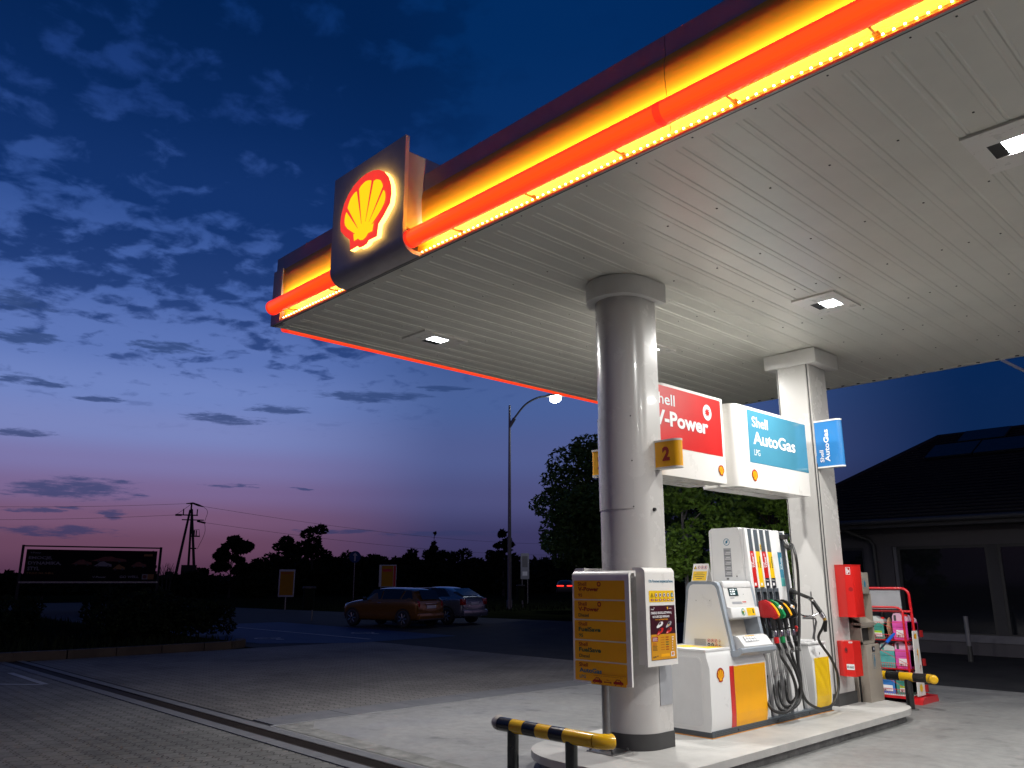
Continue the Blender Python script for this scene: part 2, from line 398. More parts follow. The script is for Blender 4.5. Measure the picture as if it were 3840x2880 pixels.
# ================================================================ GROUND
def ground_mat(name, build):
    m = bpy.data.materials.new(name); m.use_nodes = True; MATS[name] = m
    t = m.node_tree; b = t.nodes['Principled BSDF']; build(t, b); return m
def tn(t, typ, **k):
    n = t.nodes.new(typ)
    for a, v in k.items(): setattr(n, a, v)
    return n
def tnoise(t, vec, s, d=6, r=.6):
    n = tn(t, 'ShaderNodeTexNoise'); n.inputs['Scale'].default_value = s; n.inputs['Detail'].default_value = d; n.inputs['Roughness'].default_value = r
    t.links.new(vec, n.inputs['Vector']); return n.outputs['Fac']
def tramp(t, f, stops):
    n = tn(t, 'ShaderNodeValToRGB'); e = n.color_ramp.elements
    e[0].position, e[0].color = stops[0]; e[1].position, e[1].color = stops[-1]
    for p, c in stops[1:-1]:
        x = e.new(p); x.color = c
    t.links.new(f, n.inputs[0]); return n.outputs[0]
def tmix(t, f, a, b, mode='MIX'):
    n = tn(t, 'ShaderNodeMix', data_type='RGBA', blend_type=mode)
    for i, v in ((0, f), (6, a), (7, b)):
        if hasattr(v, 'links'): t.links.new(v, n.inputs[i])
        else: n.inputs[i].default_value = v
    return n.outputs[2]
def slab_b(t, b):
    co = tn(t, 'ShaderNodeTexCoord').outputs['Object']
    a = tramp(t, tnoise(t, co, .55, 4), [(.3, (.20, .20, .195, 1)), (.7, (.25, .247, .24, 1))])
    f = tramp(t, tnoise(t, co, 9, 8, .7), [(.35, g(.82)), (.65, g(1.12))])
    c = tmix(t, 1, a, f, 'MULTIPLY')
    sp = tramp(t, tnoise(t, co, 3.0, 3, .5), [(.60, g(1)), (.72, g(.66))])
    c = tmix(t, 1, c, sp, 'MULTIPLY'); t.links.new(c, b.inputs['Base Color'])
    r = tramp(t, tnoise(t, co, 1.3, 4), [(.3, g(.42)), (.7, g(.68))]); t.links.new(r, b.inputs['Roughness'])
    bp = tn(t, 'ShaderNodeBump'); bp.inputs['Strength'].default_value = .25; bp.inputs['Distance'].default_value = .004
    t.links.new(tnoise(t, co, 60, 5), bp.inputs['Height']); t.links.new(bp.outputs[0], b.inputs['Normal'])
ground_mat('concrete_slab', slab_b)
def paver(c1, c2, rot=0, sx_=1.0):
    def fn(t, b):
        co = tn(t, 'ShaderNodeTexCoord').outputs['Object']
        # wavy paver edges: shift the lattice with a small sine
        sp = tn(t, 'ShaderNodeSeparateXYZ'); t.links.new(co, sp.inputs[0])
        def m(op, a, v):
            n = tn(t, 'ShaderNodeMath', operation=op)
            for i, q in enumerate((a, v)):
                if q is None: continue
                if hasattr(q, 'links'): t.links.new(q, n.inputs[i])
                else: n.inputs[i].default_value = q
            return n.outputs[0]
        xx = m('ADD', sp.outputs[0], m('MULTIPLY', m('SINE', m('MULTIPLY', sp.outputs[1], 38), None), .018))
        yy = m('ADD', sp.outputs[1], m('MULTIPLY', m('SINE', m('MULTIPLY', sp.outputs[0], 50), None), .020))
        cb = tn(t, 'ShaderNodeCombineXYZ'); t.links.new(xx, cb.inputs[0]); t.links.new(yy, cb.inputs[1])
        mp = tn(t, 'ShaderNodeMapping'); mp.inputs['Rotation'].default_value = (0, 0, rot); t.links.new(cb.outputs[0], mp.inputs[0])
        br = tn(t, 'ShaderNodeTexBrick'); br.offset = .5
        for k, v in (('Scale', 1), ('Brick Width', .25), ('Row Height', .165), ('Mortar Size', .0075), ('Mortar Smooth', .4), ('Bias', 0)): br.inputs[k].default_value = v
        br.inputs['Color1'].default_value = c1; br.inputs['Color2'].default_value = c2; br.inputs['Mortar'].default_value = (.045, .042, .038, 1)
        t.links.new(mp.outputs[0], br.inputs['Vector'])
        f = tramp(t, tnoise(t, co, .45, 6, .65), [(.30, g(.50)), (.5, g(.9)), (.7, g(1.15))])
        f2 = tramp(t, tnoise(t, co, 22, 6, .7), [(.3, g(.75)), (.7, g(1.2))])
        c = tmix(t, 1, tmix(t, 1, br.outputs['Color'], f, 'MULTIPLY'), f2, 'MULTIPLY')
        t.links.new(c, b.inputs['Base Color']); b.inputs['Roughness'].default_value = .8; b.inputs['Specular IOR Level'].default_value = .2
        bp = tn(t, 'ShaderNodeBump', invert=True); bp.inputs['Strength'].default_value = .6; bp.inputs['Distance'].default_value = .006
        t.links.new(br.outputs['Fac'], bp.inputs['Height']); t.links.new(bp.outputs[0], b.inputs['Normal'])
    return fn
ground_mat('grey_pavers', paver((.135, .134, .128, 1), (.165, .162, .156, 1)))
ground_mat('red_pavers', paver((.15, .142, .136, 1), (.175, .168, .162, 1)))
def plain_b(c1, c2, s, rough, bump):
    def fn(t, b):
        co = tn(t, 'ShaderNodeTexCoord').outputs['Object']
        a = tramp(t, tnoise(t, co, s, 8, .65), [(.3, c1), (.7, c2)]); t.links.new(a, b.inputs['Base Color']); b.inputs['Roughness'].default_value = rough; b.inputs['Specular IOR Level'].default_value = .15 if rough < .9 else 0
        bp = tn(t, 'ShaderNodeBump'); bp.inputs['Strength'].default_value = bump; bp.inputs['Distance'].default_value = .02
        t.links.new(tnoise(t, co, s*8, 6), bp.inputs['Height']); t.links.new(bp.outputs[0], b.inputs['Normal'])
    return fn
ground_mat('meadow', plain_b((.008, .011, .005, 1), (.022, .026, .011, 1), .8, .95, .8))
ground_mat('asphalt', plain_b((.022, .022, .024, 1), (.040, .040, .042, 1), 1.5, .85, .3))
ground_mat('blue_paint', plain_b((.008, .035, .10, 1), (.014, .05, .14, 1), 2.5, .7, .2))
ground_mat('concrete_edge', plain_b((.11, .115, .125, 1), (.16, .16, .17, 1), 4, .7, .2))
ground_mat('concrete_rim', plain_b((.10, .10, .095, 1), (.28, .28, .27, 1), 5, .8, .3))
ground_mat('kerb_stone', plain_b((.04, .032, .028, 1), (.08, .062, .05, 1), 1.2, .8, .4))

def sheet(name, x0, y0, x1, y1, z, m, parent=None):
    b = MB(); b.quad(x0, y0, x1, y1, z, m); o = b.build(name, parent)
    if not parent: struct(o)
    return o
sheet('ground', -1500, -600, 800, 1500, -.012, 'meadow')
b = MB(); b.poly([(-19.62, -12), (14, -12), (14, 60), (-19.62, 60)], -.008, 'asphalt')
b.poly([(-70, 9.9), (-19.62, 9.9), (-19.62, 26), (-70, 22)], -.008, 'asphalt'); struct(b.build('road'))
b = MB(); b.poly([(-19.62, 4.86), (-9.62, 4.86), (-9.62, 13.2), (-19.62, 13.2)], -.004, 'red_pavers'); struct(b.build('paved_yard'))
sheet('paved_lane', -19.62, -9, 12, 4.29, -.004, 'grey_pavers')
sheet('forecourt', -9.05, 4.80, 9.5, 14.3, 0, 'concrete_slab')
# edge strips of the slab
b = MB()
for i in range(9): b.box((-9.6, 4.87+i*1.05, -.05), (-9.07, 5.91+i*1.05, .003), 'concrete_edge')
b.quad(-9.05, 4.80, -9.02, 14.3, .004, 'mark_white')
struct(b.build('slab_edge'))
b = MB(); b.poly([(-9.0, 4.83), (9.5, 4.83), (9.5, 4.93), (-8.6, 5.10), (-9.0, 5.35)], .004, 'concrete_rim'); struct(b.build('slab_margin'))
# drainage channel
dr = thing('drain_channel', 'long slotted steel drain channel set between concrete edge strips along the forecourt', 'drain', (-8, 4.55, 0)); del dr['label'], dr['category']; struct(dr)
b = MB(); e = MB()
x = -20.2; k = 0
while x < 6:
    L = 1.0; x1 = x+L-.01
    b.box((x, 4.45, -.02), (x1, 4.475, .004), 'grate'); b.box((x, 4.635, -.02), (x1, 4.66, .004), 'grate')
    if x > -13:
        q = x
        while q < x1-.01:
            b.box((q, 4.475, -.02), (q+.014, 4.635, .001), 'grate'); q += .032
    else: b.box((x, 4.475, -.02), (x1, 4.635, -.004), 'grate')
    e.box((x, 4.30, -.05), (x+.994, 4.448, .004), 'concrete_edge'); e.box((x, 4.662, -.05), (x+.994, 4.79, .004), 'concrete_edge')
    x += L
b.build('grate', dr); e.build('concrete_border', dr)
b = MB(); b.quad(-21, 4.475, 6, 4.635, -.10, 'black_plastic'); b.build('channel_floor', dr)
# kerb and planting bed at the left
b = MB()
pts = [(-19.95, -9), (-19.95, -6), (-19.95, -3), (-19.95, 0), (-19.95, 2), (-19.95, 4.6), (-19.85, 5.6), (-19.85, 6.6), (-19.85, 7.6), (-19.85, 8.6), (-19.9, 9.3), (-20.2, 9.75), (-20.7, 9.95)]
for (xa, ya), (xb, yb) in zip(pts, pts[1:]):
    d = Vector((xb-xa, yb-ya)).normalized(); nn = Vector((d.y, -d.x))*.12; d *= .008
    b.prism([(xa+nn.x+d.x, ya+nn.y+d.y), (xb+nn.x-d.x, yb+nn.y-d.y), (xb-nn.x-d.x, yb-nn.y-d.y), (xa-nn.x+d.x, ya-nn.y+d.y)], -.05, .17, 'kerb_stone')
struct(b.build('kerb'))
b = MB(); b.poly([(-19.97, -9), (-19.97, 9.2), (-20.8, 9.9), (-60, 9.9), (-60, -9)], .09, 'meadow'); struct(b.build('planting_bed'))
# blue parking bays
b = MB(); b.poly([(-31, 10.2), (-20.8, 10.6), (-19.3, 12.6), (-19.6, 16.4), (-31, 16.6)], 0, 'blue_paint'); struct(b.build('parking_bay'))
b = MB()
b.add([(-30, 13.55, .004), (-20.2, 13.60, .004), (-20.2, 13.72, .004), (-30, 13.67, .004)], [(0, 1, 2, 3)], 'mark_white')
for cx, cy in ((-22.4, 11.7), (-22.6, 15.1)):
    b.T = Matrix.Translation((cx, cy, .004)) @ Matrix.Rotation(rad(-90), 4, 'Z')
    b.disc((-.05, .5, 0), .12, 'mark_white', 12); b.ring((0, -.15, 0), .30, .38, 'mark_white', 20)
    b.quad(-.09, -.1, .0, .4, 0.001, 'mark_white'); b.quad(-.09, -.12, .35, -.03, .001, 'mark_white')
b.T = Matrix.Identity(4)
struct(b.build('bay_marking'))
b = MB()
for (xa, ya), (xb, yb) in (((-15.1, 4.02), (-17.4, 4.02)), ((-15.1, 4.0), (-16.0, 3.2)), ):
    d = Vector((xb-xa, yb-ya)).normalized()*.0; nn = Vector((-(yb-ya), xb-xa)).normalized()*.05
    b.add([(xa+nn.x, ya+nn.y, 0), (xb+nn.x, yb+nn.y, 0), (xb-nn.x, yb-nn.y, 0), (xa-nn.x, ya-nn.y, 0)], [(0, 1, 2, 3)], 'mark_white')
struct(b.build('lane_marking'))

# ================================================================ CANOPY
ZS = 4.65; FY = 4.3; X0 = -8.77; X1 = 7.5; YB = 12.5; ZT = 5.52
can = thing('station_canopy', 'large white canopy with ribbed soffit, glowing red edge tube and yellow fascia over the pump', 'canopy', (-4.9, 8.2, 0))
# soffit of ribbed pans
b = MB(); P = .245; prof = []
x = X0+.03
prof.append((x, ZS))
while x+P < X1-.03:
    prof += [(x+.150, ZS), (x+.157, ZS+.003), (x+.169, ZS+.003), (x+.176, ZS), (x+.205, ZS), (x+.214, ZS+.0055), (x+.230, ZS+.0055), (x+.239, ZS)]
    x += P
prof.append((X1-.03, ZS))
y0, y1 = FY+.14, YB-.10
vs = [(p[0], yy, p[1]) for yy in (y0, y1) for p in prof]; n = len(prof)
b.add(vs, [(i+1, i, n+i, n+i+1) for i in range(n-1)], 'soffit')
b.box((X0, FY+.03, ZS-.006), (X1, y0+.01, ZS+.02), 'soffit'); b.box((X0, y1-.01, ZS-.006), (X1, YB-.02, ZS+.02), 'soffit')
b.box((X0+.02, y0+.01, ZS-.008), (X0+.16, y1-.01, ZS+.02), 'soffit'); b.box((X1-.1, y0+.01, ZS-.008), (X1, y1-.01, ZS+.02), 'soffit')
b.box((X0+.0, FY+.021, ZS-.012), (X1, FY+.032, ZS+.01), 'black_plastic')
x = X0+.06; ix = 0
while x < X1-.1:                                   # dark fixing screws
    for k, yy in enumerate((5.48, 6.62, 7.76, 8.90, 10.04, 11.18)):
        if (ix+k) % 2 == 0 or k > 1 and ix % 3 == 0:
            jx, jy = random.uniform(-.01, .01), random.uniform(-.012, .012)
            b.box((x+.06+jx, yy+jy-.006, ZS-.005), (x+.074+jx, yy+jy+.006, ZS+.001), 'black_plastic')
    if ix % 2 == 0 or ix % 7 == 3: b.box((x+.06, FY+.088, ZS-.010), (x+.071, FY+.098, ZS-.005), 'black_plastic')
    if ix % 1 == 0: b.box((x+.19, YB-.125, ZS-.016), (x+.235, YB-.110, ZS-.004), 'black_plastic')
    x += P; ix += 1
sof = b.build('soffit', can, recalc=False)
b = MB(); b.box((X0+.05, FY+.1, ZS+.05), (X1-.05, YB-.1, ZT-.12), 'fascia_grey'); b.build('roof_deck', can)
# front fascia: upper grey band, curved yellow cove
LP0, LP1 = -7.07, -5.78
b = MB(); b.box((X0, FY+.033, 5.34), (-2.915, FY+.08, ZT), 'fascia_grey'); b.box((-2.909, FY+.033, 5.34), (X1, FY+.08, ZT), 'fascia_grey')
b.box((X0, FY-.001, ZS-.01), (X0+.22, FY+.08, 5.338), 'fascia_grey')
b.box((X0, FY, ZS-.012), (X1, FY+.02, ZS+.006), 'fascia_trim')
b.box((X0, FY+.062, ZS+.0), (X0+.012, YB, ZT), 'fascia_grey')
b.box((X0, YB-.02, ZS-.004), (X1, YB, ZT-.03), 'fascia_trim')
b.box((X0+.30, FY+.3, ZT), (X0+.45, FY+.5, ZT+.05), 'black_plastic')
b.build('fascia_band', can)
cove = [(FY+.033, 5.339), (FY+.020, 5.31), (FY+.012, 5.27), (FY+.009, 5.21), (FY+.012, 5.14), (FY+.019, 5.07), (FY+.028, 4.99), (FY+.040, 4.91), (FY+.046, 4.84), (FY+.050, 4.77), (FY+.040, 4.71), (FY+.004, ZS+.008)]
def cove_piece(xa, xb):
    c = MB(); vs = [(x, p[0], p[1]) for x in (xa, xb) for p in cove]; k = len(cove)
    c.add(vs, [(i, i+1, k+i+1, k+i) for i in range(k-1)], 'fascia_yellow', True)
    c.add([(xa, FY+.0, 5.338)]+[(xa, p[0], p[1]) for p in cove]+[(xa, FY, ZS+.01)], [tuple(range(k+2))[::-1]], 'fascia_grey') if False else None
    return c.build('yellow_cove', can, recalc=False)
cove_piece(X0+.222, LP0+.1); cove_piece(LP1-.1, -2.915); cove_piece(-2.91, X1-.01)
# red tubes (translucent pipe sections with collars)
def tube_piece(pa, pb, secs, r=.086, label=None):
    c = MB(); pa, pb = Vector(pa), Vector(pb)
    for i in range(secs):
        a = pa.lerp(pb, i/secs); d = pa.lerp(pb, (i+1)/secs); dd = (d-a).normalized()
        c.tube([a+dd*.005, a+dd*.02, d-dd*.02, d-dd*.005], [r*.93, r, r, r*.93], 'tube_orange', 28)
        if i: c.tube([a-dd*.012, a+dd*.012], [r*1.03, r*1.03], 'tube_red', 28)
    for p, sg in ((pa, 1), (pb, -1)):
        dd = (pb-pa).normalized()*sg; c.tube([p-dd*.012, p+dd*.03], [r*1.02, r*1.02], 'tube_red', 28)
    return c.build('light_tube', can)
TY, TZ = FY-.115, 4.785
tube_piece((X0+.26, TY, TZ), (LP0+.03, TY, TZ), 1); tube_piece((LP1+.012, TY, TZ), (-2.86, TY, TZ), 1); tube_piece((-2.86, TY, TZ), (3.0, TY, TZ), 1)
tube_piece((3.0, TY, TZ), (X1, TY, TZ), 1)
tube_piece((X0-.115, FY+.25, 4.735), (X0-.115, YB-.1, 4.735), 3)
for x in [-8.2, -7.3, -5.19, -4.26, -3.32, -2.38, -1.45, -.5, .45, 1.4]:
    b = MB(); b.box((x-.02, FY+.0, 4.712), (x+.02, FY+.05, 4.718), 'tube_clip'); b.box((x-.005, FY-.08, 4.70), (x+.005, FY+.01, 4.712), 'tube_clip'); b.build('tube_bracket', can)
# row of LEDs under the cove
for xa, xb in ((X0+.28, LP0+.02), (LP1+.0, X1-.1)):
    b = MB(); b.box((xa, FY+.004, ZS+.024), (xb, FY+.0075, ZS+.0255), 'fascia_yellow'); x = xa+.03
    while x < xb: b.box((x-.006, FY+.000, ZS+.026), (x+.006, FY+.010, ZS+.036), 'led'); x += .062
    b.build('led_strip', can)
def strip_light(xa, xb, yy=FY+.012, zz=4.735, tilt=78, pw=.42):
    d = bpy.data.lights.new('led_glow', 'AREA'); d.shape = 'RECTANGLE'; d.size = xb-xa; d.size_y = .02; d.energy = pw*(xb-xa); d.color = (1, .84, .40)
    o = bpy.data.objects.new('led_glow', d); COL.objects.link(o); o.parent = can
    o.location = Vector(((xa+xb)/2, yy, zz))-can.location
    o.rotation_euler = (rad(tilt), 0, 0)            # shines up and back into the yellow cove
for xa, xb in ((X0+.28, LP0), (LP1, -1.9), (-1.9, 2.5)): strip_light(xa, xb); strip_light(xa, xb, FY-.016, 4.893, 102, 13)
# logo panel with J-curved lower edge
b = MB()
PY = 4.09; prof = [(PY, 5.86), (PY, 4.80)]
for i in range(1, 9): q = rad(90*i/8); prof.append((PY+.16*(1-math.cos(q)), 4.80-.155*math.sin(q)))
prof.append((FY+.03, ZS-.005))
inn = [(PY+.045, 5.86), (PY+.045, 4.80)]
for i in range(1, 9): q = rad(90*i/8); inn.append((PY+.045+.115*(1-math.cos(q)), 4.80-.115*math.sin(q)))
inn.append((FY+.03, ZS+.035))
n = len(prof)
for i in range(n-1):
    pass
vs = [(LP0, *p) for p in prof]+[(LP0, *p) for p in inn]+[(LP1, *p) for p in prof]+[(LP1, *p) for p in inn]
b.add(vs, [(i, i+1, 2*n+i+1, 2*n+i) for i in range(n-1)], 'panel_grey', True)
b.add(vs, [(n+i+1, n+i, 3*n+i, 3*n+i+1) for i in range(n-1)], 'panel_grey', True)
b.add(vs, [(i, n+i, n+i+1, i+1) for i in range(n-1)]+[(2*n+i+1, 3*n+i+1, 3*n+i, 2*n+i) for i in range(n-1)]+[(0, 2*n, 3*n, n)], 'white_paint')
b.box((LP0+.06, PY+.05, 4.90), (LP1-.01, FY+.3, 5.70), 'panel_grey')
lp = b.build('logo_panel', can)
b = MB(); b.T = face_y(PY, 0, 0)
lcx, lcy, lw, lh = -6.37, 4.845, .92, .80
s_ = lw/1.02; vs_ = lh/1.03
out = [(lcx+x*s_, lcy+.03+y*vs_) for x, y in SHO][::-1]
b.prism(out, .0, .052, 'logo_red', side='logo_edge')
sc_ = MB(); shell(sc_, 0, 0, 1.02, .056, 'logo_red', 'logo_yellow', .003)
k = len(SHO)
b.add([(lcx+x*s_, lcy+.03+y*vs_, z) for x, y, z in sc_.v[k:]], [tuple(i-k for i in f) for f in sc_.f[1:]], 'logo_yellow')
for j, f in enumerate(sc_.m[1:]): b.m[len(b.m)-len(sc_.m[1:])+j] = b.mi('logo_red' if sc_.mats[f] == 'logo_red' else 'logo_yellow')
b.build('shell_emblem', lp)

# columns (parts of the canopy)
def dshape(cx, cy, r, yb, n=22):
    p = [(cx+r*math.cos(rad(180+180*i/n)), cy+r*math.sin(rad(180+180*i/n))) for i in range(n+1)]
    return p+[(cx+r, yb), (cx-r, yb)]
C1 = (-4.955, 6.325)
b = MB(); b.prism(dshape(*C1, .275, 6.53, 40), .15, 4.47, 'cladding', True)
col1 = b.build('column', can)
b = MB(); b.prism(dshape(C1[0]-.005, C1[1]-.02, .352, 6.63, 40), 4.44, ZS-.009, 'white_paint', True)
b.build('capital', col1)
b = MB(); b.prism(dshape(*C1, .281, 6.536, 40), .151, .29, 'dark_grey', True); b.build('base_band', col1)
b = MB(); r = .283; arc = [(C1[0]+q*math.cos(rad(a)), C1[1]+q*math.sin(rad(a))) for q, rng in ((r, range(180, 321, 5)), (.276, range(320, 179, -5))) for a in rng]
b.prism(arc, 2.29, 3.21, 'cladding', True)
for a, z in ((318, 3.19), (318, 2.31), (318, 2.75), (225, 2.31), (225, 3.19)):
    b.cyl((C1[0]+.28*math.cos(rad(a)), C1[1]+.28*math.sin(rad(a)), z), (C1[0]+.287*math.cos(rad(a)), C1[1]+.287*math.sin(rad(a)), z), .007, 'dark_grey', 8)
b.build('cover_plate', col1)
b = MB(); xf = C1[0]+.275
b.box((xf+.001, 6.34, .52), (xf+.006, 6.528, .87), 'board_grey'); b.build('access_panel', col1)
b = MB(); b.cyl((xf, 6.365, 2.29), (xf+.02, 6.365, 2.29), .018, 'black_plastic', 12); b.build('cable_gland', col1)
b = MB(); b.box((-5.18, 9.98, .15), (-4.728, 10.46, 4.47), 'cladding')
b.box((-4.728, 10.02, .15), (-4.72, 10.455, 4.47), 'cladding')
b.box((-5.155, 9.972, .15), (-4.765, 9.98, 4.47), 'cladding')
b.box((-4.752, 9.968, .15), (-4.742, 9.98, 4.47), 'cladding_seam'); b.box((-5.172, 9.972, .15), (-5.164, 9.98, 4.47), 'cladding_seam')
b.box((-4.728, 9.985, 3.2), (-4.722, 10.02, 4.47), 'cladding'); b.box((-4.725, 9.985, .15), (-4.719, 10.0, 3.1), 'cladding_seam')
col2 = b.build('column', can)
b = MB(); b.box((-5.33, 9.93, 4.44), (-4.59, 10.60, ZS-.009), 'white_paint', .012); b.build('capital', col2)
b = MB(); b.box((-5.195, 9.955, .151), (-4.705, 10.475, .29), 'dark_grey'); b.build('base_band', col2)

# recessed canopy lights
def canopy_light(cx, cy, label, first=[None]):
    if first[0] is None:
        t = thing('canopy_light', label, 'light', (0, 0, ZS), 'recessed lights in the canopy soffit')
        b = MB(); w, h, o = .30, .345, .135
        ri = [(-o, -.12), (o, -.12), (o, .12), (-o, .12)]; ro = [(-w*.8, -h), (w*.8, -h), (w*.8, h), (-w*.8, h)]
        vs = [(p[0], p[1], -.022) for p in ro+ri]+[(p[0], p[1], -.002) for p in ro]
        b.add(vs, [(i, 4+i, 4+(i+1) % 4, (i+1) % 4) for i in range(4)]+[(i, (i+1) % 4, 8+(i+1) % 4, 8+i) for i in range(4)], 'white_sign')
        b.build('frame', t, (0, 0, 0))
        b = MB(); vs = [(p[0], p[1], z) for z in (-.022, -.001) for p in ri]
        b.add(vs, [(i, (i+1) % 4, 4+(i+1) % 4, 4+i) for i in range(4)], 'lamp_dark')
        b.add([(-.135, -.12, -.016), (-.045, -.12, -.016), (-.045, .12, -.016), (-.135, .12, -.016)], [(0, 1, 2, 3)], 'lamp_dark')
        b.build('recess', t, (0, 0, 0), False)
        b = MB(); b.add([(-.135, -.12, -.003), (.135, -.12, -.003), (.135, .12, -.003), (-.135, .12, -.003)], [(0, 1, 2, 3)], 'lamp_led')
        b.build('led_plate', t, (0, 0, 0), False)
        d = bpy.data.lights.new('lamp', 'AREA'); d.shape = 'RECTANGLE'; d.size = .17; d.size_y = .23; d.energy = LAMP_W; d.color = (1, .985, .95)
        o_ = bpy.data.objects.new('lamp', d); COL.objects.link(o_); o_.parent = t; o_.location = (0.045, 0, -.006); 
        first[0] = t; t.location = (cx, cy, ZS); return t
    return dup(first[0], (cx, cy, ZS), 0, label)
LAMP_W = 136
for cx, cy, l in ((-7.82, 6.1, 'recessed white canopy light nearest the far left corner, beside the red edge tube'), (-3.70, 8.41, 'recessed white canopy light to the right of the front column, above the blue sign'),
                  (-1.24, 6.12, 'largest recessed canopy light, cut by the right edge of the photo'), (-6.2, 8.41, 'recessed canopy light mostly hidden behind the front round column'),
                  (-1.24, 10.9, 'canopy light farther back beyond the right edge'), (1.2, 8.41, 'canopy light over the second lane outside the view'),
                  (3.6, 6.1, 'canopy light over the second lane near its front edge, outside the view')): canopy_light(cx, cy, l)
# ================================================================ PUMP ISLAND
IZ = .15
def island_outline(cx, hw, y0, y1, e, n=16):
    p = []
    for cy, a0, sg in ((y0+e, 180, 1), (y1-e, 0, 1)):
        for i in range(n+1):
            q = rad(a0+180*i/n); c, s = math.cos(q), math.sin(q)
            sp = lambda v: math.copysign(abs(v)**.85, v)
            p.append((cx+hw*sp(c), cy+e*sp(s)))
    return p
isl = thing('pump_island', 'raised pale concrete pump island with rounded ends under the columns and pump', 'pump island', (-4.88, 8.1, 0))
ground_mat('island_top', plain_b((.36, .355, .34, 1), (.50, .49, .465, 1), 2.2, .5, .15))
b = MB(); b.prism(island_outline(-4.88, .84, 5.30, 10.97, .78), .085, IZ, 'island_top'); b.build('slab', isl)
b = MB(); b.prism(island_outline(-4.88, .78, 5.38, 10.90, .74), -.02, .086, 'concrete_rim'); b.build('plinth', isl)

# hanging fuel signs
def big_sign(name, label, y0, y1, colour, fill):
    t = thing(name, label, 'sign', (-4.95, (y0+y1)/2, 2.65))
    b = MB(); b.T = Matrix(((0,1,0,0),(1,0,0,0),(0,0,1,0),(0,0,0,1)))        # local x=y world, local y=x world
    z0, z1 = 2.65, 3.60
    for xa, xb in ((-5.20, -4.975), (-4.925, -4.70)):
        bb = MB()
        r = .11
        if xb > -4.8: pts = [(y0, xa), (y1, xa)]+[(y1-.0, xb-r)]+[(y1-.03+.0*i, xb) for i in (0,)]+[(y0+r-r*math.sin(rad(a)), xb-r+r*math.cos(rad(a))) for a in range(0, 91, 15)]
        else: pts = [(y0+r-r*math.sin(rad(a)), xa+r-r*math.cos(rad(a))) for a in range(90, -1, -15)]+[(y1-.03, xa), (y1, xa+r), (y1, xb), (y0, xb)]
        b.prism(pts, z0, z1, 'white_sign', True)
    b.prism([(y0+.03, -4.98), (y1-.03, -4.98), (y1-.03, -4.92), (y0+.03, -4.92)], z0+.02, z1-.02, 'board_grey')
    b.T = Matrix.Identity(4); b.build('sign_box', t)
    f = MB(); f.T = face_x(-4.698); fill(f); f.build('sign_face', t, recalc=False)
    return t
def v_fill(f):
    f.quad(6.50, 2.945, 7.695, 3.57, 0, 'sign_red')
    text(f, 'Shell', 6.44, 3.375, 6.825, 3.495, .003, 'print_white', .012)
    for dx, dz, m in ((.006, .001, 'text_red'), (0, .003, 'print_white')): text(f, 'V-Power', 6.46+dx, 3.155-dx, 7.43+dx, 3.315-dx, dz, m, .035)
    f.disc((7.425, 3.40, .003), .083, 'print_white', 28, .088)
    pts = []
    for i in range(18):
        q = 2*math.pi*i/18; r = .058 if i % 2 == 0 else .026; q += .25 if i % 2 else 0; pts.append((7.425+r*math.cos(q), 3.40+r*1.05*math.sin(q)))
    f.poly(pts, .005, 'sign_red')
    shell(f, 7.64, 2.735, .115, .003, 'text_red', 'orange_yellow', .001)
big_sign('fuel_sign', 'red and white fuel sign with big white lettering, partly hidden behind the front column', 6.54, 7.77, 'sign_red', v_fill)
def a_fill(f):
    f.quad(8.265, 2.945, 9.685, 3.565, 0, 'sign_blue')
    text(f, 'Shell', 8.36, 3.37, 8.725, 3.495, .003, 'print_white', .012)
    text(f, 'AutoGas', 8.365, 3.165, 9.37, 3.32, .003, 'print_white', .022)
    text(f, 'LPG', 8.37, 3.035, 8.50, 3.105, .003, 'print_white', 0)
    shell(f, 8.345, 2.735, .135, .003, 'text_red', 'orange_yellow', .001)
big_sign('fuel_sign', 'blue and white gas sign hanging between the red sign and the square rear column', 7.97, 9.71, 'sign_blue', a_fill)
# brackets of the signs are hidden behind them; flag signs on the columns
def flag(x0, x1, y, z0, z1, m, label, draw):
    t = thing('flag_sign', label, 'sign', ((x0+x1)/2, y, z0))
    b = MB(); th = .05
    n = 8; sgn = 1 if x1 > x0 else -1
    pts = [(x0, y-.005)]+[(x1-sgn*.06+sgn*.06*math.sin(rad(90*i/n)), y-.005+.06*(1-math.cos(rad(90*i/n)))) for i in range(n+1)]+[(x1-sgn*.01, y+.075), (x0, y+.075)]
    b.prism(pts, z0+.018, z1-.018, m, True)
    pts2 = [(x0, y-.010)]+[(x1-sgn*.06+sgn*.064*math.sin(rad(90*i/n)), y-.010+.065*(1-math.cos(rad(90*i/n)))) for i in range(n+1)]+[(x1-sgn*.01, y+.08), (x0, y+.08)]
    b.prism(pts2, z0, z0+.019, 'white_sign', True); b.prism(pts2, z1-.019, z1, 'white_sign', True)
    b.box((x0, y-.008, z0), (x0+sgn*.012, y+.078, z1), 'white_sign')
    b.build('flag_body', t)
    f = MB(); f.T = face_y(y-.006); draw(f); f.build('lettering', t, recalc=False)
flag(-4.685, -4.395, 6.42, 2.68, 2.965, 'sign_yellow', 'small yellow flag sign with a red 2 on the right side of the front column', lambda f: text(f, '2', -4.585, 2.755, -4.50, 2.895, .002, 'text_red', .05))
flag(-5.225, -5.515, 6.42, 2.68, 2.965, 'sign_yellow', 'yellow flag sign of which only a sliver shows left of the front column', lambda f: text(f, '2', -5.41, 2.755, -5.33, 2.895, .002, 'text_red', .05))
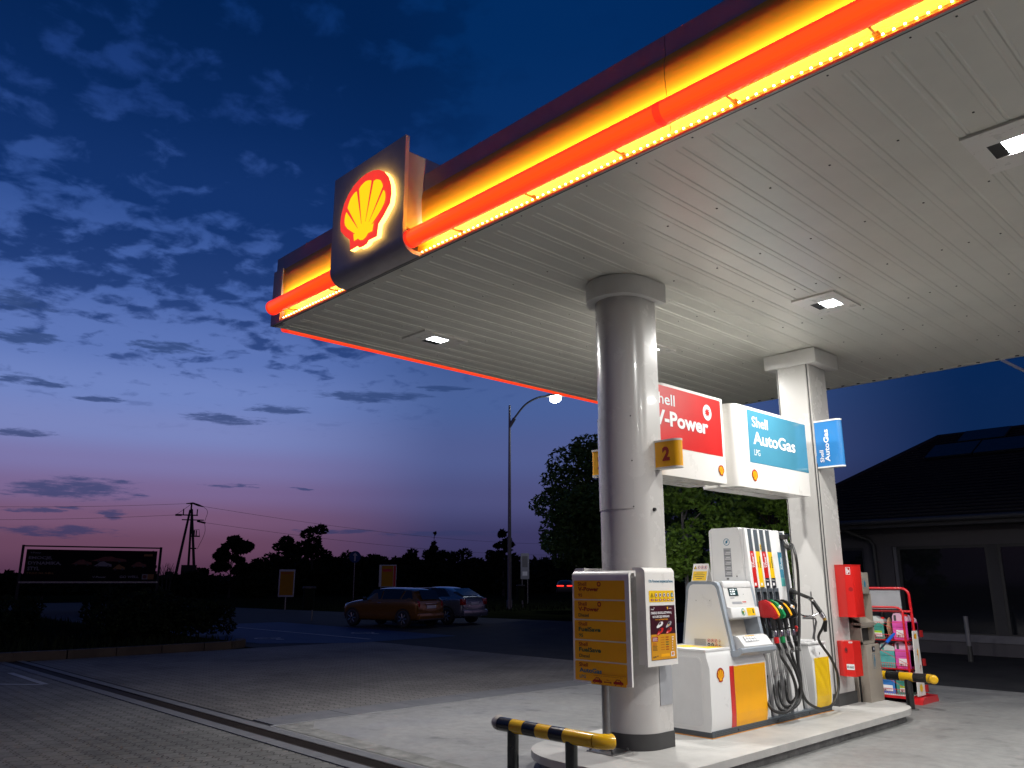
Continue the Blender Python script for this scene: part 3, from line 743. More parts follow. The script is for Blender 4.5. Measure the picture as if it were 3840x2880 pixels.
def blue_draw(f):
    T0 = f.T.copy()
    f.T = T0 @ Matrix.Translation((-4.625, 3.11, 0)) @ Matrix.Rotation(rad(90), 4, 'Z')
    text(f, 'Shell', 0, 0, .155, .052, .002, 'print_white', .02)
    f.T = T0 @ Matrix.Translation((-4.545, 3.11, 0)) @ Matrix.Rotation(rad(90), 4, 'Z')
    text(f, 'AutoGas', 0, 0, .42, .065, .002, 'print_white', .025)
flag(-4.75, -4.38, 10.0, 3.035, 3.655, 'flag_blue', 'light blue flag sign with sideways white lettering on the square rear column', blue_draw)

# price / fuel list board on its post
pb = thing('fuel_list_board', 'tall white board with five yellow fuel name panels on a steel post before the column', 'information board', (-4.98, 5.9, IZ))
b = MB(); YF = 5.80
prof = [(YF, .73), (YF, 1.665)]+[(YF+.045*(1-math.cos(rad(a))), 1.665+.045*math.sin(rad(a))) for a in range(15, 91, 15)]+[(YF+.10, 1.712), (YF+.10, 1.66), (YF+.085, 1.66), (YF+.085, 1.69), (YF+.045, 1.69), (YF+.022, 1.665), (YF+.022, .73)]
b.T = Matrix(((0,0,1,0),(1,0,0,0),(0,1,0,0),(0,0,0,1)))
b.prism(prof, -5.245, -4.57, 'white_sign', True); b.T = Matrix.Identity(4); b.box((-5.23, YF+.03, .78), (-4.60, YF+.05, 1.62), 'board_grey')
b.build('board', pb)
f = MB(); f.T = face_y(YF)
names = [('V-Power', 'text_red', '95', 'text_red'), ('V-Power', 'text_red', 'Diesel', 'text_dark'), ('FuelSave', 'text_green', '95', 'text_green'), ('FuelSave', 'text_green', 'Diesel', 'text_dark'), ('AutoGas', 'text_blue', 'LPG', 'text_blue')]
H = .167
for i, (nm, cm_, sub, cs) in enumerate(names):
    zt = 1.625-i*(H+.0115)
    f.poly(rrect(-5.222, zt-H, -4.618, zt, .012), .002, 'sign_yellow')
    text(f, 'Shell', -5.172, zt-.048, -5.066, zt-.014, .004, 'text_red', .015)
    w = {'V-Power': .252, 'FuelSave': .262, 'AutoGas': .265}[nm]
    text(f, nm, -5.170, zt-.097, -5.170+w, zt-.058, .004, cm_, .03)
    w2 = {'95': .05, 'Diesel': .125, 'LPG': .075}[sub]
    text(f, sub, -5.168, zt-.147, -5.168+w2, zt-.118, .004, cs, .015)
    if nm == 'V-Power': f.ring((-4.915, zt-.032, .004), .012, .023, 'text_red', 16)
# sticker with two cars and an arrow
T_s = f.T.copy(); f.T = T_s @ Matrix.Translation((0, -.040, 0))
f.quad(-5.03, .762, -4.628, .852, .006, 'sign_yellow')
for y_ in (.762, .850): f.quad(-5.03, y_, -4.628, y_+.002, .007, 'orange_seal')
text(f, 'Odległość od następnego pojazdu min 10m', -5.0, .832, -4.67, .843, .008, 'text_red', 0)
carp = [(-.055,.0),(.055,.0),(.056,.016),(.036,.024),(.020,.042),(-.016,.042),(-.036,.024),(-.055,.016)]
for cx, sg in ((-4.955, 1), (-4.715, -1)):
    f.poly([(cx+sg*x, .780+y) for x, y in carp][::sg], .008, 'text_red')
    for dx in (-.032, .032): f.disc((cx+dx, .780, .009), .010, 'text_red', 12); f.disc((cx+dx, .780, .010), .004, 'sign_yellow', 10)
    f.quad(cx-.020, .803, cx+.000, .815, .009, 'sign_yellow'); f.quad(cx+.003, .803, cx+.018, .815, .009, 'sign_yellow')
f.quad(-4.87, .786, -4.80, .792, .008, 'text_red'); f.poly([(-4.88, .789), (-4.865, .780), (-4.865, .798)], .008, 'text_red'); f.poly([(-4.79, .789), (-4.805, .798), (-4.805, .780)], .008, 'text_red')
text(f, '10m', -4.85, .803, -4.815, .813, .008, 'text_red', .01)
f.T = T_s
f.build('fuel_panels', pb, recalc=False)
b = MB(); b.cyl((-4.975, 5.93, IZ), (-4.975, 5.93, 1.60), .040, 'post_steel', 20)
for z in (.95, 1.5): b.box((-5.02, YF+.045, z-.02), (-4.93, 5.90, z+.02), 'post_steel')
b.build('post', pb)
b = MB(); b.box((-5.095, 5.785, IZ), (-4.795, 6.045, IZ+.012), 'post_steel')
for x, y in ((-5.07, 5.81), (-4.82, 5.81), (-4.82, 6.02), (-5.07, 6.02)): b.cyl((x, y, IZ+.01), (x, y, IZ+.035), .011, 'dark_grey', 6)
for a in (0, 90, 180, 270): b.box((-4.975+.055*math.cos(rad(a))-.02, 5.93+.055*math.sin(rad(a))-.02, IZ+.012), (-4.975+.055*math.cos(rad(a))+.02, 5.93+.055*math.sin(rad(a))+.02, IZ+.05), 'post_steel')
b.build('base_plate', pb)

# safety / poster boards on both flanks of the front column
def info_board(xf, sg, label, rich):
    t = thing('notice_board', label, 'notice board', (xf, 6.19, .88), )
    b = MB(); y0, y1 = 5.975, 6.425
    prof = [(xf, .885), (xf, 1.69)]+[(xf-sg*.05*(1-math.cos(rad(a))), 1.69+.05*math.sin(rad(a))) for a in range(15, 91, 15)]+[(xf-sg*.14, 1.74), (xf-sg*.14, 1.70), (xf-sg*.03, 1.69), (xf-sg*.03, .885)]
    b.T = Matrix(((1,0,0,0),(0,0,1,0),(0,1,0,0),(0,0,0,1)))
    b.prism(prof, y0, y1, 'white_sign', True); b.T = Matrix.Identity(4)
    for yy in (y0+.0, y1-.012): b.box((xf-sg*.029, yy, .90), (xf-sg*.10, yy+.012, 1.70), 'white_sign')
    b.box((xf-sg*.10, 6.25, 1.0), (xf-sg*.17, 6.37, 1.6), 'board_grey')
    b.build('board', t)
    if not rich: return t
    f = MB(); f.T = face_x(xf)
    text(f, 'Dla Panstwa bezpieczeństwa', 6.03, 1.600, 6.40, 1.635, .002, 'text_blue', .02)
    f.poly(rrect(6.025, 1.435, 6.405, 1.535, .008), .002, 'bright_yellow')
    for i in range(6):
        u = 6.068+i*.061; v = 1.497
        if i == 0: f.poly([(u-.022, v-.018), (u+.022, v-.018), (u, v+.021)], .004, 'text_dark'); f.poly([(u-.015, v-.014), (u+.015, v-.014), (u, v+.013)], .005, 'bright_yellow'); f.quad(u-.003, v-.010, u+.003, v+.004, .006, 'text_dark')
        elif i == 5: f.disc((u, v, .004), .019, 'text_blue', 16, .021); f.poly([(u-.006, v-.012), (u+.008, v-.012), (u+.005, v+.012), (u-.002, v+.008)], .005, 'print_white')
        else:
            f.disc((u, v, .004), .019, 'text_red', 16, .021); f.disc((u, v, .005), .015, 'print_white', 16, .017)
            f.quad(u-.009, v-.004, u+.009, v+.005, .006, 'text_dark'); f.quad(u-.003, v-.010, u+.004, v+.009, .006, 'text_dark')
        f.quad(u-.020, 1.447, u+.020, 1.463, .004, 'text_red' if i < 5 else 'text_blue')
        f.quad(u-.012, 1.452, u+.012, 1.457, .005, 'print_white')
    f.quad(6.028, .935, 6.408, 1.405, .002, 'dark_grey')
    f.quad(6.032, 1.155, 6.404, 1.401, .003, 'poster_dark'); f.quad(6.032, .939, 6.404, 1.155, .003, 'poster_orange')
    text(f, 'V-Power', 6.038, 1.366, 6.085, 1.380, .005, 'print_white', .02); f.ring((6.088, 1.384, .005), .003, .006, 'print_white', 10)
    f.poly([(6.283, 1.390), (6.301, 1.390), (6.299, 1.374), (6.292, 1.366), (6.285, 1.374)], .005, 'bright_yellow'); f.quad(6.31, 1.375, 6.355, 1.379, .005, 'print_white')
    text(f, 'ZBIERZ EKSKLUZYWNĄ', 6.035, 1.325, 6.355, 1.352, .005, 'print_white', .03)
    text(f, 'KOLEKCJĘ FERRARI', 6.065, 1.293, 6.318, 1.318, .005, 'print_white', .03)
    text(f, 'TYLKO NA STACJACH SHELL', 6.10, 1.275, 6.295, 1.287, .005, 'sign_yellow', .02)
    def toy(cx, cy, m, ang, k=1.0):
        T0 = f.T.copy(); f.T = T0 @ Matrix.Translation((cx, cy, .005)) @ Matrix.Rotation(rad(ang), 4, 'Z') @ Matrix.Scale(k, 4)
        for dx, dy in ((-.028, -.012), (.026, -.014), (.034, .004)): f.disc((dx, dy, .0), .011, 'text_dark', 12); f.disc((dx, dy, .0006), .006, 'rim', 10)
        f.poly([(-.052, -.014), (-.02, -.019), (.03, -.017), (.052, -.004), (.050, .010), (.030, .017), (.006, .022), (-.016, .012), (-.046, .004), (-.056, -.004)], .0012, m)
        f.poly([(-.014, .009), (.004, .019), (.024, .015), (.018, .003), (-.004, -.001)], .0024, 'text_dark')
        f.poly([(-.044, -.006), (-.020, -.002), (-.020, -.006), (-.044, -.011)], .0024, 'print_white'); f.T = T0
    toy(6.165, 1.238, 'print_white', 18, 1.0); toy(6.300, 1.238, 'board_grey', 22, .95); toy(6.165, 1.180, 'sign_red', 24, 1.05); toy(6.300, 1.184, 'sign_red', 20, .95)
    f.quad(6.285, 1.226, 6.305, 1.236, .0085, 'sign_yellow')
    f.quad(6.045, 1.095, 6.13, 1.135, .005, 'text_red')
    for k_ in range(4): f.quad(6.05, 1.101+k_*.008, 6.12-.01*(k_ % 2), 1.104+k_*.008, .006, 'print_white')
    for k_ in range(6):
        z = 1.125-k_*.021
        f.quad(6.17, z, 6.225, z+.003, .005, 'text_red'); f.quad(6.245, z-.002, 6.29, z+.005, .005, 'text_green' if k_ in (2, 3) else 'text_red')
        f.disc((6.345, z+.001, .005), .007, 'poster_orange', 10); f.disc((6.345, z+.001, .006), .006, 'print_white', 10)
        if k_ < 2: f.disc((6.36+.0, z+.001, .006), .006, 'print_white', 10)
        if k_ < 6: f.quad(6.05, 1.075-k_*.011, 6.105+.006*(k_ % 3), 1.079-k_*.011, .005, 'text_red' if k_ < 2 else 'text_dark')
    f.quad(6.32, .958, 6.37, 1.0, .005, 'print_white'); shell(f, 6.345, .965, .032, .006, 'sign_red', 'orange_yellow', .0006)
    f.quad(6.17, .96, 6.30, .985, .005, 'orange_yellow'); f.disc((6.06, .963, .005), .008, 'text_dark', 8); f.disc((6.085, .965, .005), .008, 'text_dark', 8); f.quad(6.10, .968, 6.13, .973, .005, 'text_dark')
    f.build('poster', t, recalc=False)
    return t
info_board(-4.525, 1, 'white notice board with hazard pictograms and dark toy car poster beside the round column', True)
info_board(-5.385, -1, 'white notice board on the far flank of the round column, only its top corner showing', False)

# ================================================================ FUEL PUMP
fp = thing('fuel_pump', 'white and yellow fuel pump with tall hose tower and four coloured nozzles on the island', 'fuel pump', (-4.95, 8.2, IZ))
PX = -4.62; PB = -5.28
b = MB(); b.box((PB+.01, 7.085, IZ), (PX-.012, 9.61, .213), 'kick')
y = 7.13
while y < 9.58:
    for z in (.166, .182, .198): b.box((PX-.013, y, z-.003), (PX-.0105, y+.016, z+.003), 'black_plastic')
    y += .028
for yy in (7.55, 8.34, 9.05, 9.42): b.cyl((PX-.02, yy, .183), (PX-.006, yy, .183), .011, 'black_plastic', 10)
b.box((PB-.005, 7.07, IZ), (PX-.002, 9.625, IZ+.006), 'orange_seal')
b.build('plinth', fp)
# lower cabinet: front kinks inwards at the ends
def cab(y0, y1, ztop, parent, nm):
    b = MB(); b.T = Matrix(((1,0,0,0),(0,0,1,0),(0,1,0,0),(0,0,0,1)))
    pr = [(PB, .206), (PX-.02, .206), (PX-.008, .26), (PX+.0, .33), (PX, ztop-.16), (PX-.03, ztop-.06), (PX-.035, ztop-.02), (PX-.05, ztop-.004), (PB, ztop-.004)]
    b.prism(pr, y0, y1, 'cab_white'); b.T = Matrix.Identity(4)
    return b
b = cab(7.075, 8.15, .95, fp, 'cabinet')
b.box((PB, 7.07, .94), (PX-.035, 8.15, .965), 'cab_white', .006)
cb_ = b.build('cabinet', fp)
b = MB(); b.T = face_y(7.075); b.poly(rrect(PB+.12, .25, PX-.10, .88, .05, 5), .004, 'cab_inset'); b.ring((0, 0, -9), 1, 2, 'cab_inset', 3) if False else None
b.prism(rrect(PB+.105, .235, PX-.085, .895, .06, 5), .0, .003, 'cab_white'); b.build('side_panel', cb_)
b = MB(); b.T = face_x(PX)
b.quad(7.43, .335, 7.51, .79, .002, 'sign_red'); b.add([(7.43, .335, .002), (7.51, .335, .002), (7.515, .26, -.005), (7.433, .26, -.005), (7.525, .213, -.015), (7.437, .213, -.015)], [(3, 2, 1, 0), (5, 4, 2, 3)], 'sign_red')
b.quad(7.513, .335, 8.125, .785, .002, 'orange_yellow'); b.add([(7.513, .335, .002), (8.125, .335, .002), (8.125, .26, -.005), (7.518, .26, -.005), (8.125, .213, -.015), (7.528, .213, -.015)], [(3, 2, 1, 0), (5, 4, 2, 3)], 'orange_yellow')
shell(b, 7.262, .655, .135, .003, 'text_red', 'orange_yellow', .001)
b.disc((7.60, .835, -.018), .014, 'black_plastic', 12)
b.build('front_decal', cb_, recalc=False)
b = MB(); b.quad(PB+.15, 7.20, PX-.30, 7.45, .9665, 'bright_yellow'); b.quad(PX-.25, 7.22, PX-.09, 7.52, .9665, 'bright_yellow'); b.quad(PX-.33, 8.2, PX, 8.2, .9, 'bright_yellow') if False else None
b.build('top_decal', cb_, recalc=False)
b = MB(); b.box((PX-.022, 7.62, .868), (PX-.004, 8.13, .935), 'cab_inset', .008); b.build('drip_tray', cb_)

# display head (trapezoid flanks, grey frame)
hd = MB(); H0, H1 = 7.53, 8.21; zb, zt = .90, 1.615
fx = lambda z: -4.62-(z-zb)/(zt-zb)*.14; bx = lambda z: -5.24+(z-zb)/(zt-zb)*.10
def trap(in0, in1, back=0):
    q = [(bx(zb)+in0, zb+in0), (fx(zb)-in0-back, zb+in0)]
    r = .05
    q += [(fx(zt-r)-in0-back, zt-r-in0), (fx(zt)-in0-back-.014, zt-.015-in0), (fx(zt)-in0-r-back, zt-in0), (bx(zt)+in0+r, zt-in0), (bx(zt)+in0+.014, zt-.015-in0), (bx(zt-r)+in0, zt-r-in0)]
    return q
hd.T = Matrix(((1,0,0,0),(0,0,1,0),(0,1,0,0),(0,0,0,1)))
hd.prism(trap(0, 0), H0, H0+.055, 'head_grey', True); hd.prism(trap(0, 0), H1-.055, H1, 'head_grey', True)
hd.prism(trap(.004, 0, .17), H0+.055, H1-.055, 'beige')
hd.prism(trap(.028, 0), H0-.006, H0+.002, 'cab_white'); hd.prism(trap(.028, 0), H1-.002, H1+.006, 'cab_white')
hd.T = Matrix.Identity(4); head = hd.build('display_head', fp)
sl = math.atan2(.14, zt-zb)
HF = Matrix.Translation((fx(zb), 0, zb)) @ Matrix.Rotation(-sl, 4, 'Y') @ Matrix(((0,0,1,0),(1,0,0,0),(0,1,0,0),(0,0,0,1)))
b = MB(); b.T = HF; u0, u1 = H0+.06, H1-.06
b.box((u0, .345, -.12), (u1, .715, .012), 'white_paint', .012); b.box((u0-.0, .66, -.13), (u1, .735, .022), 'cab_white', .02)
b.box((u0-.002, .345, -.1), (u1+.002, .455, .05), 'cab_white', .02)
b.box((u0, .455, -.02), (u1, .458, .020), 'board_grey')
b.quad(u0+.11, .490, u0+.31, .515, .014, 'board_grey'); b.quad(u0+.30, .500, u0+.40, .525, .0145, 'white_sign'); b.quad(u0+.31, .505, u0+.39, .515, .015, 'sign_red')
b.quad(u0+.095, .548, u0+.175, .560, .0135, 'board_grey')
b.quad(u0+.30, .362, u0+.46, .442, .0515, 'bright_yellow')
for k in range(4): b.quad(u0+.31, .378+k*.012, u0+.38, .380+k*.012, .052, 'text_grey')
b.disc((u0+.425, .42, .052), .011, 'text_dark', 10); b.quad(u0+.41, .385, u0+.435, .412, .052, 'text_dark')
b.disc((u0+.225, .402, .052), .036, 'green_logo', 20); b.disc((u0+.225, .402, .0525), .028, 'print_white', 20); b.disc((u0+.218, .398, .053), .018, 'green_logo', 16); b.disc((u0+.236, .405, .0535), .012, 'bright_yellow', 12)
b.disc((u0+.37, .59, .013), .006, 'text_grey', 8)
b.build('housing', head)
b = MB(); b.T = HF; b.box((u0+.085, .575, .0), (u0+.265, .658, .016), 'black_plastic'); b.quad(u0+.092, .582, u0+.258, .652, .0165, 'lcd')
for i, s in enumerate(('63.26', '9.89', '6.56')): text(b, s, u0+.11, .634-i*.023, u0+.205, .650-i*.023, .0175, 'lcd_digit', .03)
text(b, 'zł', u0+.225, .636, u0+.245, .648, .0175, 'lcd_digit', .02)
b.build('screen', head)
# slanted keypad shelf + grey chin
b = MB(); b.T = HF
kp = [(.03, -.14), (.03, .085), (.055, .10), (.15, .052), (.175, .01), (.175, -.14)]
T_ = b.T.copy(); b.T = T_ @ Matrix(((0,0,1,0),(1,0,0,0),(0,1,0,0),(0,0,0,1)))
b.prism(kp, u0+.01, u1+.02, 'cab_white', True); b.T = T_
b.T = T_ @ Matrix.Translation((0, .10, .077)) @ Matrix.Rotation(rad(-27), 4, 'X')
b.quad(u0+.09, -.005, u0+.36, .060, .004, 'board_grey')
for r_ in range(2):
    for c_ in range(5): b.box((u0+.10+c_*.052, .002+r_*.03, .003), (u0+.142+c_*.052, .024+r_*.03, .008), 'print_white')
b.quad(u0+.15, .062, u0+.33, .070, .004, 'sign_yellow')
b.build('keypad', head)
b = MB(); b.T = HF
b.T = HF @ Matrix(((0,0,1,0),(1,0,0,0),(0,1,0,0),(0,0,0,1)))
b.prism([(-.03, -.13), (-.03, .05), (-.005, .105), (.03, .11), (.045, .085), (.03, .03), (.03, -.13)], H0-.002, H1+.002, 'head_grey', True); b.build('chin', head)
b = MB(); b.T = face_y(H0-.006)
b.quad(-5.08, .955, -4.93, 1.035, .002, 'cab_inset')
for k in range(9): b.quad(-5.075, .960+k*.008, -4.935, .963+k*.008, .003, 'text_grey')
for i in range(4):
    for j in range(2):
        cx, cy = -4.90+i*.043, 1.018-j*.042
        if i == 3: b.poly([(cx, cy-.019), (cx+.016, cy), (cx, cy+.019), (cx-.016, cy)], .002, 'text_red'); b.poly([(cx, cy-.015), (cx+.013, cy), (cx, cy+.015), (cx-.013, cy)], .003, 'print_white'); b.quad(cx-.004, cy-.006, cx+.004, cy+.005, .004, 'text_dark')
        elif j == 1 and i < 2: b.disc((cx, cy, .002), .018, 'text_dark', 16); b.quad(cx-.010, cy-.004, cx+.010, cy+.004, .003, 'print_white')
        else: b.disc((cx, cy, .002), .018, 'sign_red', 16); b.disc((cx, cy, .003), .014, 'print_white', 16); b.quad(cx-.006, cy-.006, cx+.006, cy+.006, .0035, 'text_dark'); b.poly([(cx-.013, cy-.010), (cx-.010, cy-.013), (cx+.013, cy+.010), (cx+.010, cy+.013)], .004, 'sign_red')
b.disc((-5.03, 1.42, .002), .005, 'text_grey', 8); b.disc((-4.86, 1.42, .002), .005, 'text_grey', 8)
b.build('safety_decal', head, recalc=False)

# small tent card standing on the head
tcd = thing('tent_card', 'small folded white and yellow warning card standing on top of the pump head', 'card', (-5.0, 7.6, 1.615))
b = MB(); th = .004
zc = 1.617; b.T = Matrix.Identity(4)
x0, x1 = -5.085, -4.895
ya, yb_, ym, zt_ = 7.535, 7.655, 7.595, zc+.185
b.add([(x0, ya, zc), (x1, ya, zc), (x1, ym, zt_), (x0, ym, zt_), (x0, ya+th, zc), (x1, ya+th, zc), (x1, ym, zt_-.012), (x0, ym, zt_-.012)], [(0,1,2,3), (7,6,5,4), (0,4,5,1), (1,5,6,2), (0,3,7,4)], 'white_sign')
b.add([(x0, yb_, zc), (x1, yb_, zc), (x1, ym, zt_), (x0, ym, zt_), (x0, yb_-th, zc), (x1, yb_-th, zc), (x1, ym, zt_-.012), (x0, ym, zt_-.012)], [(3,2,1,0), (4,5,6,7), (0,1,5,4), (1,2,6,5), (0,4,7,3)], 'white_sign')
b.build('card', tcd)
f = MB(); tl = math.atan2(ym-ya, zt_-zc)
f.T = Matrix.Translation((0, ya, zc)) @ Matrix.Rotation(-tl, 4, 'X') @ face_y(0)
f.quad(x0+.012, .008, x1-.008, .110, .002, 'bright_yellow')
for k, w in enumerate((.09, .13, .12, .07)): f.quad((x0+x1)/2-w/2, .088-k*.020, (x0+x1)/2+w/2, .093-k*.020, .003, 'text_dark')
f.poly([(x0+.012, .135), (x0+.050, .135), (x0+.031, .172)], .002, 'text_dark'); f.poly([(x0+.018, .139), (x0+.044, .139), (x0+.031, .165)], .003, 'bright_yellow')
for i in range(3): cx = x0+.075+i*.042; f.disc((cx, .153, .002), .018, 'sign_red', 16); f.disc((cx, .153, .003), .014, 'print_white', 16); f.quad(cx-.005, .144, cx+.005, .162, .004, 'text_dark')
f.build('print', tcd, recalc=False)

# hose tower
tx = lambda z: -4.70-.14*(z-.2)/2.0
b = MB(); TY0, TY1 = 8.245, 9.17; ZTP = 2.215
b.T = Matrix(((1,0,0,0),(0,0,1,0),(0,1,0,0),(0,0,0,1)))
b.prism([(-5.29, .206), (tx(.2)-.05, .206), (tx(2.2)-.05, ZTP-.03), (tx(2.2)-.07, ZTP), (-5.25, ZTP), (-5.29, ZTP-.03)], TY0, TY1, 'cab_white')
b.T = Matrix.Identity(4)
tow = b.build('hose_tower', fp)
sT = math.atan2(.14, 2.0)
TF = Matrix.Translation((-4.70, 0, .2)) @ Matrix.Rotation(-sT, 4, 'Y') @ Matrix(((0,0,1,0),(1,0,0,0),(0,1,0,0),(0,0,0,1)))   # u=y, v along the slope, w outwards
def vv(z): return (z-.2)/math.cos(sT)
lanes = [(8.305, 8.405), (8.44, 8.54), (8.575, 8.675), (8.71, 8.81)]; lpg = (9.03, 9.14)
b = MB(); b.T = TF
us = [TY0]+[q for l in lanes for q in l]+[lpg[0], lpg[1], TY1]
for i in range(0, len(us), 2):                     # white fins between the dark lanes, full height
    b.box((us[i], vv(.206), -.05), (us[i+1], vv(2.205), .012 if i else .018), 'cab_white', .006)
    w = us[i+1]-us[i]
    if i: 
        b.box((us[i]+w*.30, vv(.21), .010), (us[i+1]-w*.30, vv(1.0), .028), 'cab_white', .004)
b.build('fin', tow)
b = MB(); b.T = TF; lab = MB(); lab.T = TF; boot = MB(); boot.T = TF
cols = ['sign_red', 'bright_yellow', 'sign_red', 'bright_yellow']; low = ['sign_red', 'bright_yellow', 'text_dark', 'text_dark']
for i, (a, c) in enumerate(lanes+[lpg]):
    b.box((a, vv(.206), -.05), (c, vv(1.0), -.03), 'black_plastic')
    if i < 4:
        b.box((a, vv(1.95), -.03), (c, vv(2.20), .004), 'kick')
        lab.box((a, vv(1.655), -.03), (c, vv(1.95), .006), cols[i]); lab.box((a, vv(1.555), -.03), (c, vv(1.653), .006), low[i])
        T0 = lab.T.copy(); lab.T = T0 @ Matrix.Translation((c-.014, vv(1.77), .007)) @ Matrix.Rotation(rad(90), 4, 'Z')
        text(lab, 'V-Power' if i % 2 == 0 else 'FuelSave', 0, .0, .125, .050 if i % 2 == 0 else .028, .001, 'print_white' if i % 2 == 0 else 'text_green', .03)
        text(lab, 'Shell', .0, .055, .06, .075, .001, 'print_white' if i % 2 == 0 else 'text_red', .02)
        lab.T = T0
        if i % 2 == 0: lab.ring(((a+c)/2, vv(1.915), .008), .008, .014, 'print_white', 12)
        if i > 1: text(lab, 'Diesel', a+.02, vv(1.625), c-.02, vv(1.637), .008, 'print_white', .02)
        lab.quad(a+.03, vv(1.57), c-.03, vv(1.60), .008, 'print_white')
    else:
        b.box((a, vv(1.54), -.03), (c, vv(2.19), .004), 'kick')
        lab.box((a-.10, vv(1.655), .011), (a-.012, vv(1.95), .015), 'sign_blue'); lab.box((a-.10, vv(1.56), .011), (a-.012, vv(1.653), .015), 'jug_teal')
        T0 = lab.T.copy(); lab.T = T0 @ Matrix.Translation((a-.030, vv(1.75), .0155)) @ Matrix.Rotation(rad(90), 4, 'Z')
        text(lab, 'AutoGas', 0, 0, .14, .03, .001, 'print_white', .03); text(lab, 'Shell', 0, .036, .06, .052, .001, 'print_white', .02); lab.T = T0
    # nozzle boots: hollow upper pocket, solid lower cradle
    boot.box((a, vv(1.0), -.06), (c, vv(1.54), -.055), 'black_plastic')
    boot.box((a, vv(1.0), -.055), (a+.014, vv(1.54), .028), 'kick'); boot.box((c-.014, vv(1.0), -.055), (c, vv(1.54), .028), 'kick')
    boot.box((a+.014, vv(1.50), -.055), (c-.014, vv(1.54), .028), 'kick'); boot.box((a+.014, vv(1.0), -.055), (c-.014, vv(1.24), .022), 'black_plastic')
    if i == 0: boot.tube([(a+.02, vv(1.08), .02), (a+.02, vv(1.08), .05)], .055, 'black_plastic', 18)
lab.quad(us[4]-.03, vv(1.965), us[4]-.005, vv(2.02), .014, 'bright_yellow') if False else None
lab.quad(8.545, vv(1.965), 8.572, vv(2.03), .0135, 'bright_yellow'); text(lab, '2', 8.551, vv(1.975), 8.566, vv(2.015), .0145, 'text_dark', .04)
b.build('lane_backing', tow); lab.build('grade_label', tow); boot.build('nozzle_boot', tow)
b = MB(); b.T = face_y(TY0)
b.ring((-5.06, 2.055, .002), .034, .040, 'text_blue', 24); b.disc((-5.06, 2.055, .002), .014, 'text_blue', 14); b.poly([(-5.075, 2.04), (-5.065, 2.035), (-5.04, 2.075), (-5.05, 2.08)], .003, 'text_blue')
b.quad(-5.105, 1.665, -5.01, 1.985, .002, 'board_grey')
for k in range(16): b.quad(-5.10+.012*(k % 3), 1.675+k*.0185, -5.015-.01*(k % 2), 1.683+k*.0185, .003, 'cab_inset' if k % 3 else 'text_grey')
b.quad(-5.085, 1.635, -5.055, 1.655, .002, 'text_grey'); b.quad(-4.96, 1.665, -4.945, 1.68, .002, 'text_grey')
b.quad(-4.845, .21, -4.842, 2.2, .002, 'board_grey'); b.quad(-5.26, .21, -5.258, 2.2, .002, 'board_grey')
b.build('side_decal', tow, recalc=False)

# nozzles with their hoses
def nozzle(yc, body, cap, ring, hose_pts, zoff=0, big=False):
    x0 = tx(1.35)+.03
    b = MB()
    b.T = Matrix.Translation((x0, yc, 1.33+zoff))
    b.tube(curve([(-.10, 0, .17), (-.055, 0, .105), (-.01, 0, .045), (.04, 0, .01)], 4), .0125, 'steel', 12)
    prof = [(-.035, .045), (-.012, -.085), (.03, -.105), (.10, -.100), (.165, -.115), (.205, -.10), (.215, -.07), (.175, .005), (.12, .062), (.055, .088), (.0, .075)]
    T0 = b.T.copy(); b.T = T0 @ Matrix(((1,0,0,0),(0,0,1,0),(0,1,0,0),(0,0,0,1)))
    for k, (w, s) in enumerate(((.024, 1.0), (.033, .84))):
        cx, cy = .09, -.02
        b.prism([(cx+(p[0]-cx)*s, cy+(p[1]-cy)*s) for p in prof], -w, w, body, True)
    if cap:
        b.prism([(.220, -.07), (.202, -.098), (.180, -.10), (.125, .012), (.135, .052), (.155, .036), (.193, -.008)], -.018, .018, cap, True)
    b.T = T0
    if not cap: b.tube([(.155, 0, -.0), (.175, 0, .010)], [.030, .026], 'print_white', 16); b.tube([(.176, 0, .010), (.180, 0, .012)], .014, 'sign_yellow', 12)
    n = b.build('nozzle', tow)
    h = MB(); h.T = T0
    h.tube([(.13, 0, -.08), (.14, 0, -.13), (.145, 0, -.20), (.15, 0, -.235)], [.031, .027, .024, .026], 'black_plastic', 14)
    h.tube(curve([(.03, 0, -.09), (.045, 0, -.16), (.075, 0, -.21), (.14, 0, -.225)], 4), .007, 'black_plastic', 8)
    h.tube(curve([(.085, 0, -.095), (.088, 0, -.15), (.105, 0, -.195)], 4), .006, 'steel', 8)
    h.build('grip', n) if False else None
    h.tube([(.15, 0, -.235), (.152, 0, -.245), (.155, 0, -.30), (.158, 0, -.305)], [.024, .028, .026, .022], 'steel', 16)
    if ring: h.tube([(.158, 0, -.303), (.166, 0, -.365)], [.027, .028], ring, 16)
    else: h.tube([(.158, 0, -.303), (.166, 0, -.355)], [.022, .022], 'black_plastic', 14)
    q = Vector((x0+.167, yc, 1.33+zoff-.36))
    for k in range(9): p = q+Vector((.0035*k, .003*k, -.0125*k)); h.T = Matrix.Identity(4); h.tube([p, p+Vector((.001, 0, -.008))], [.025-.0009*k]*2, 'rubber', 12)
    h.T = Matrix.Identity(4)
    h.tube(curve([q, q+Vector((.02, .02, -.07))]+hose_pts, 6), .0165, 'rubber', 12)
    return n, h
def join_hose(n_h, extra=None):
    n, h = n_h
    h.build('hose', fp)
HX = -4.50
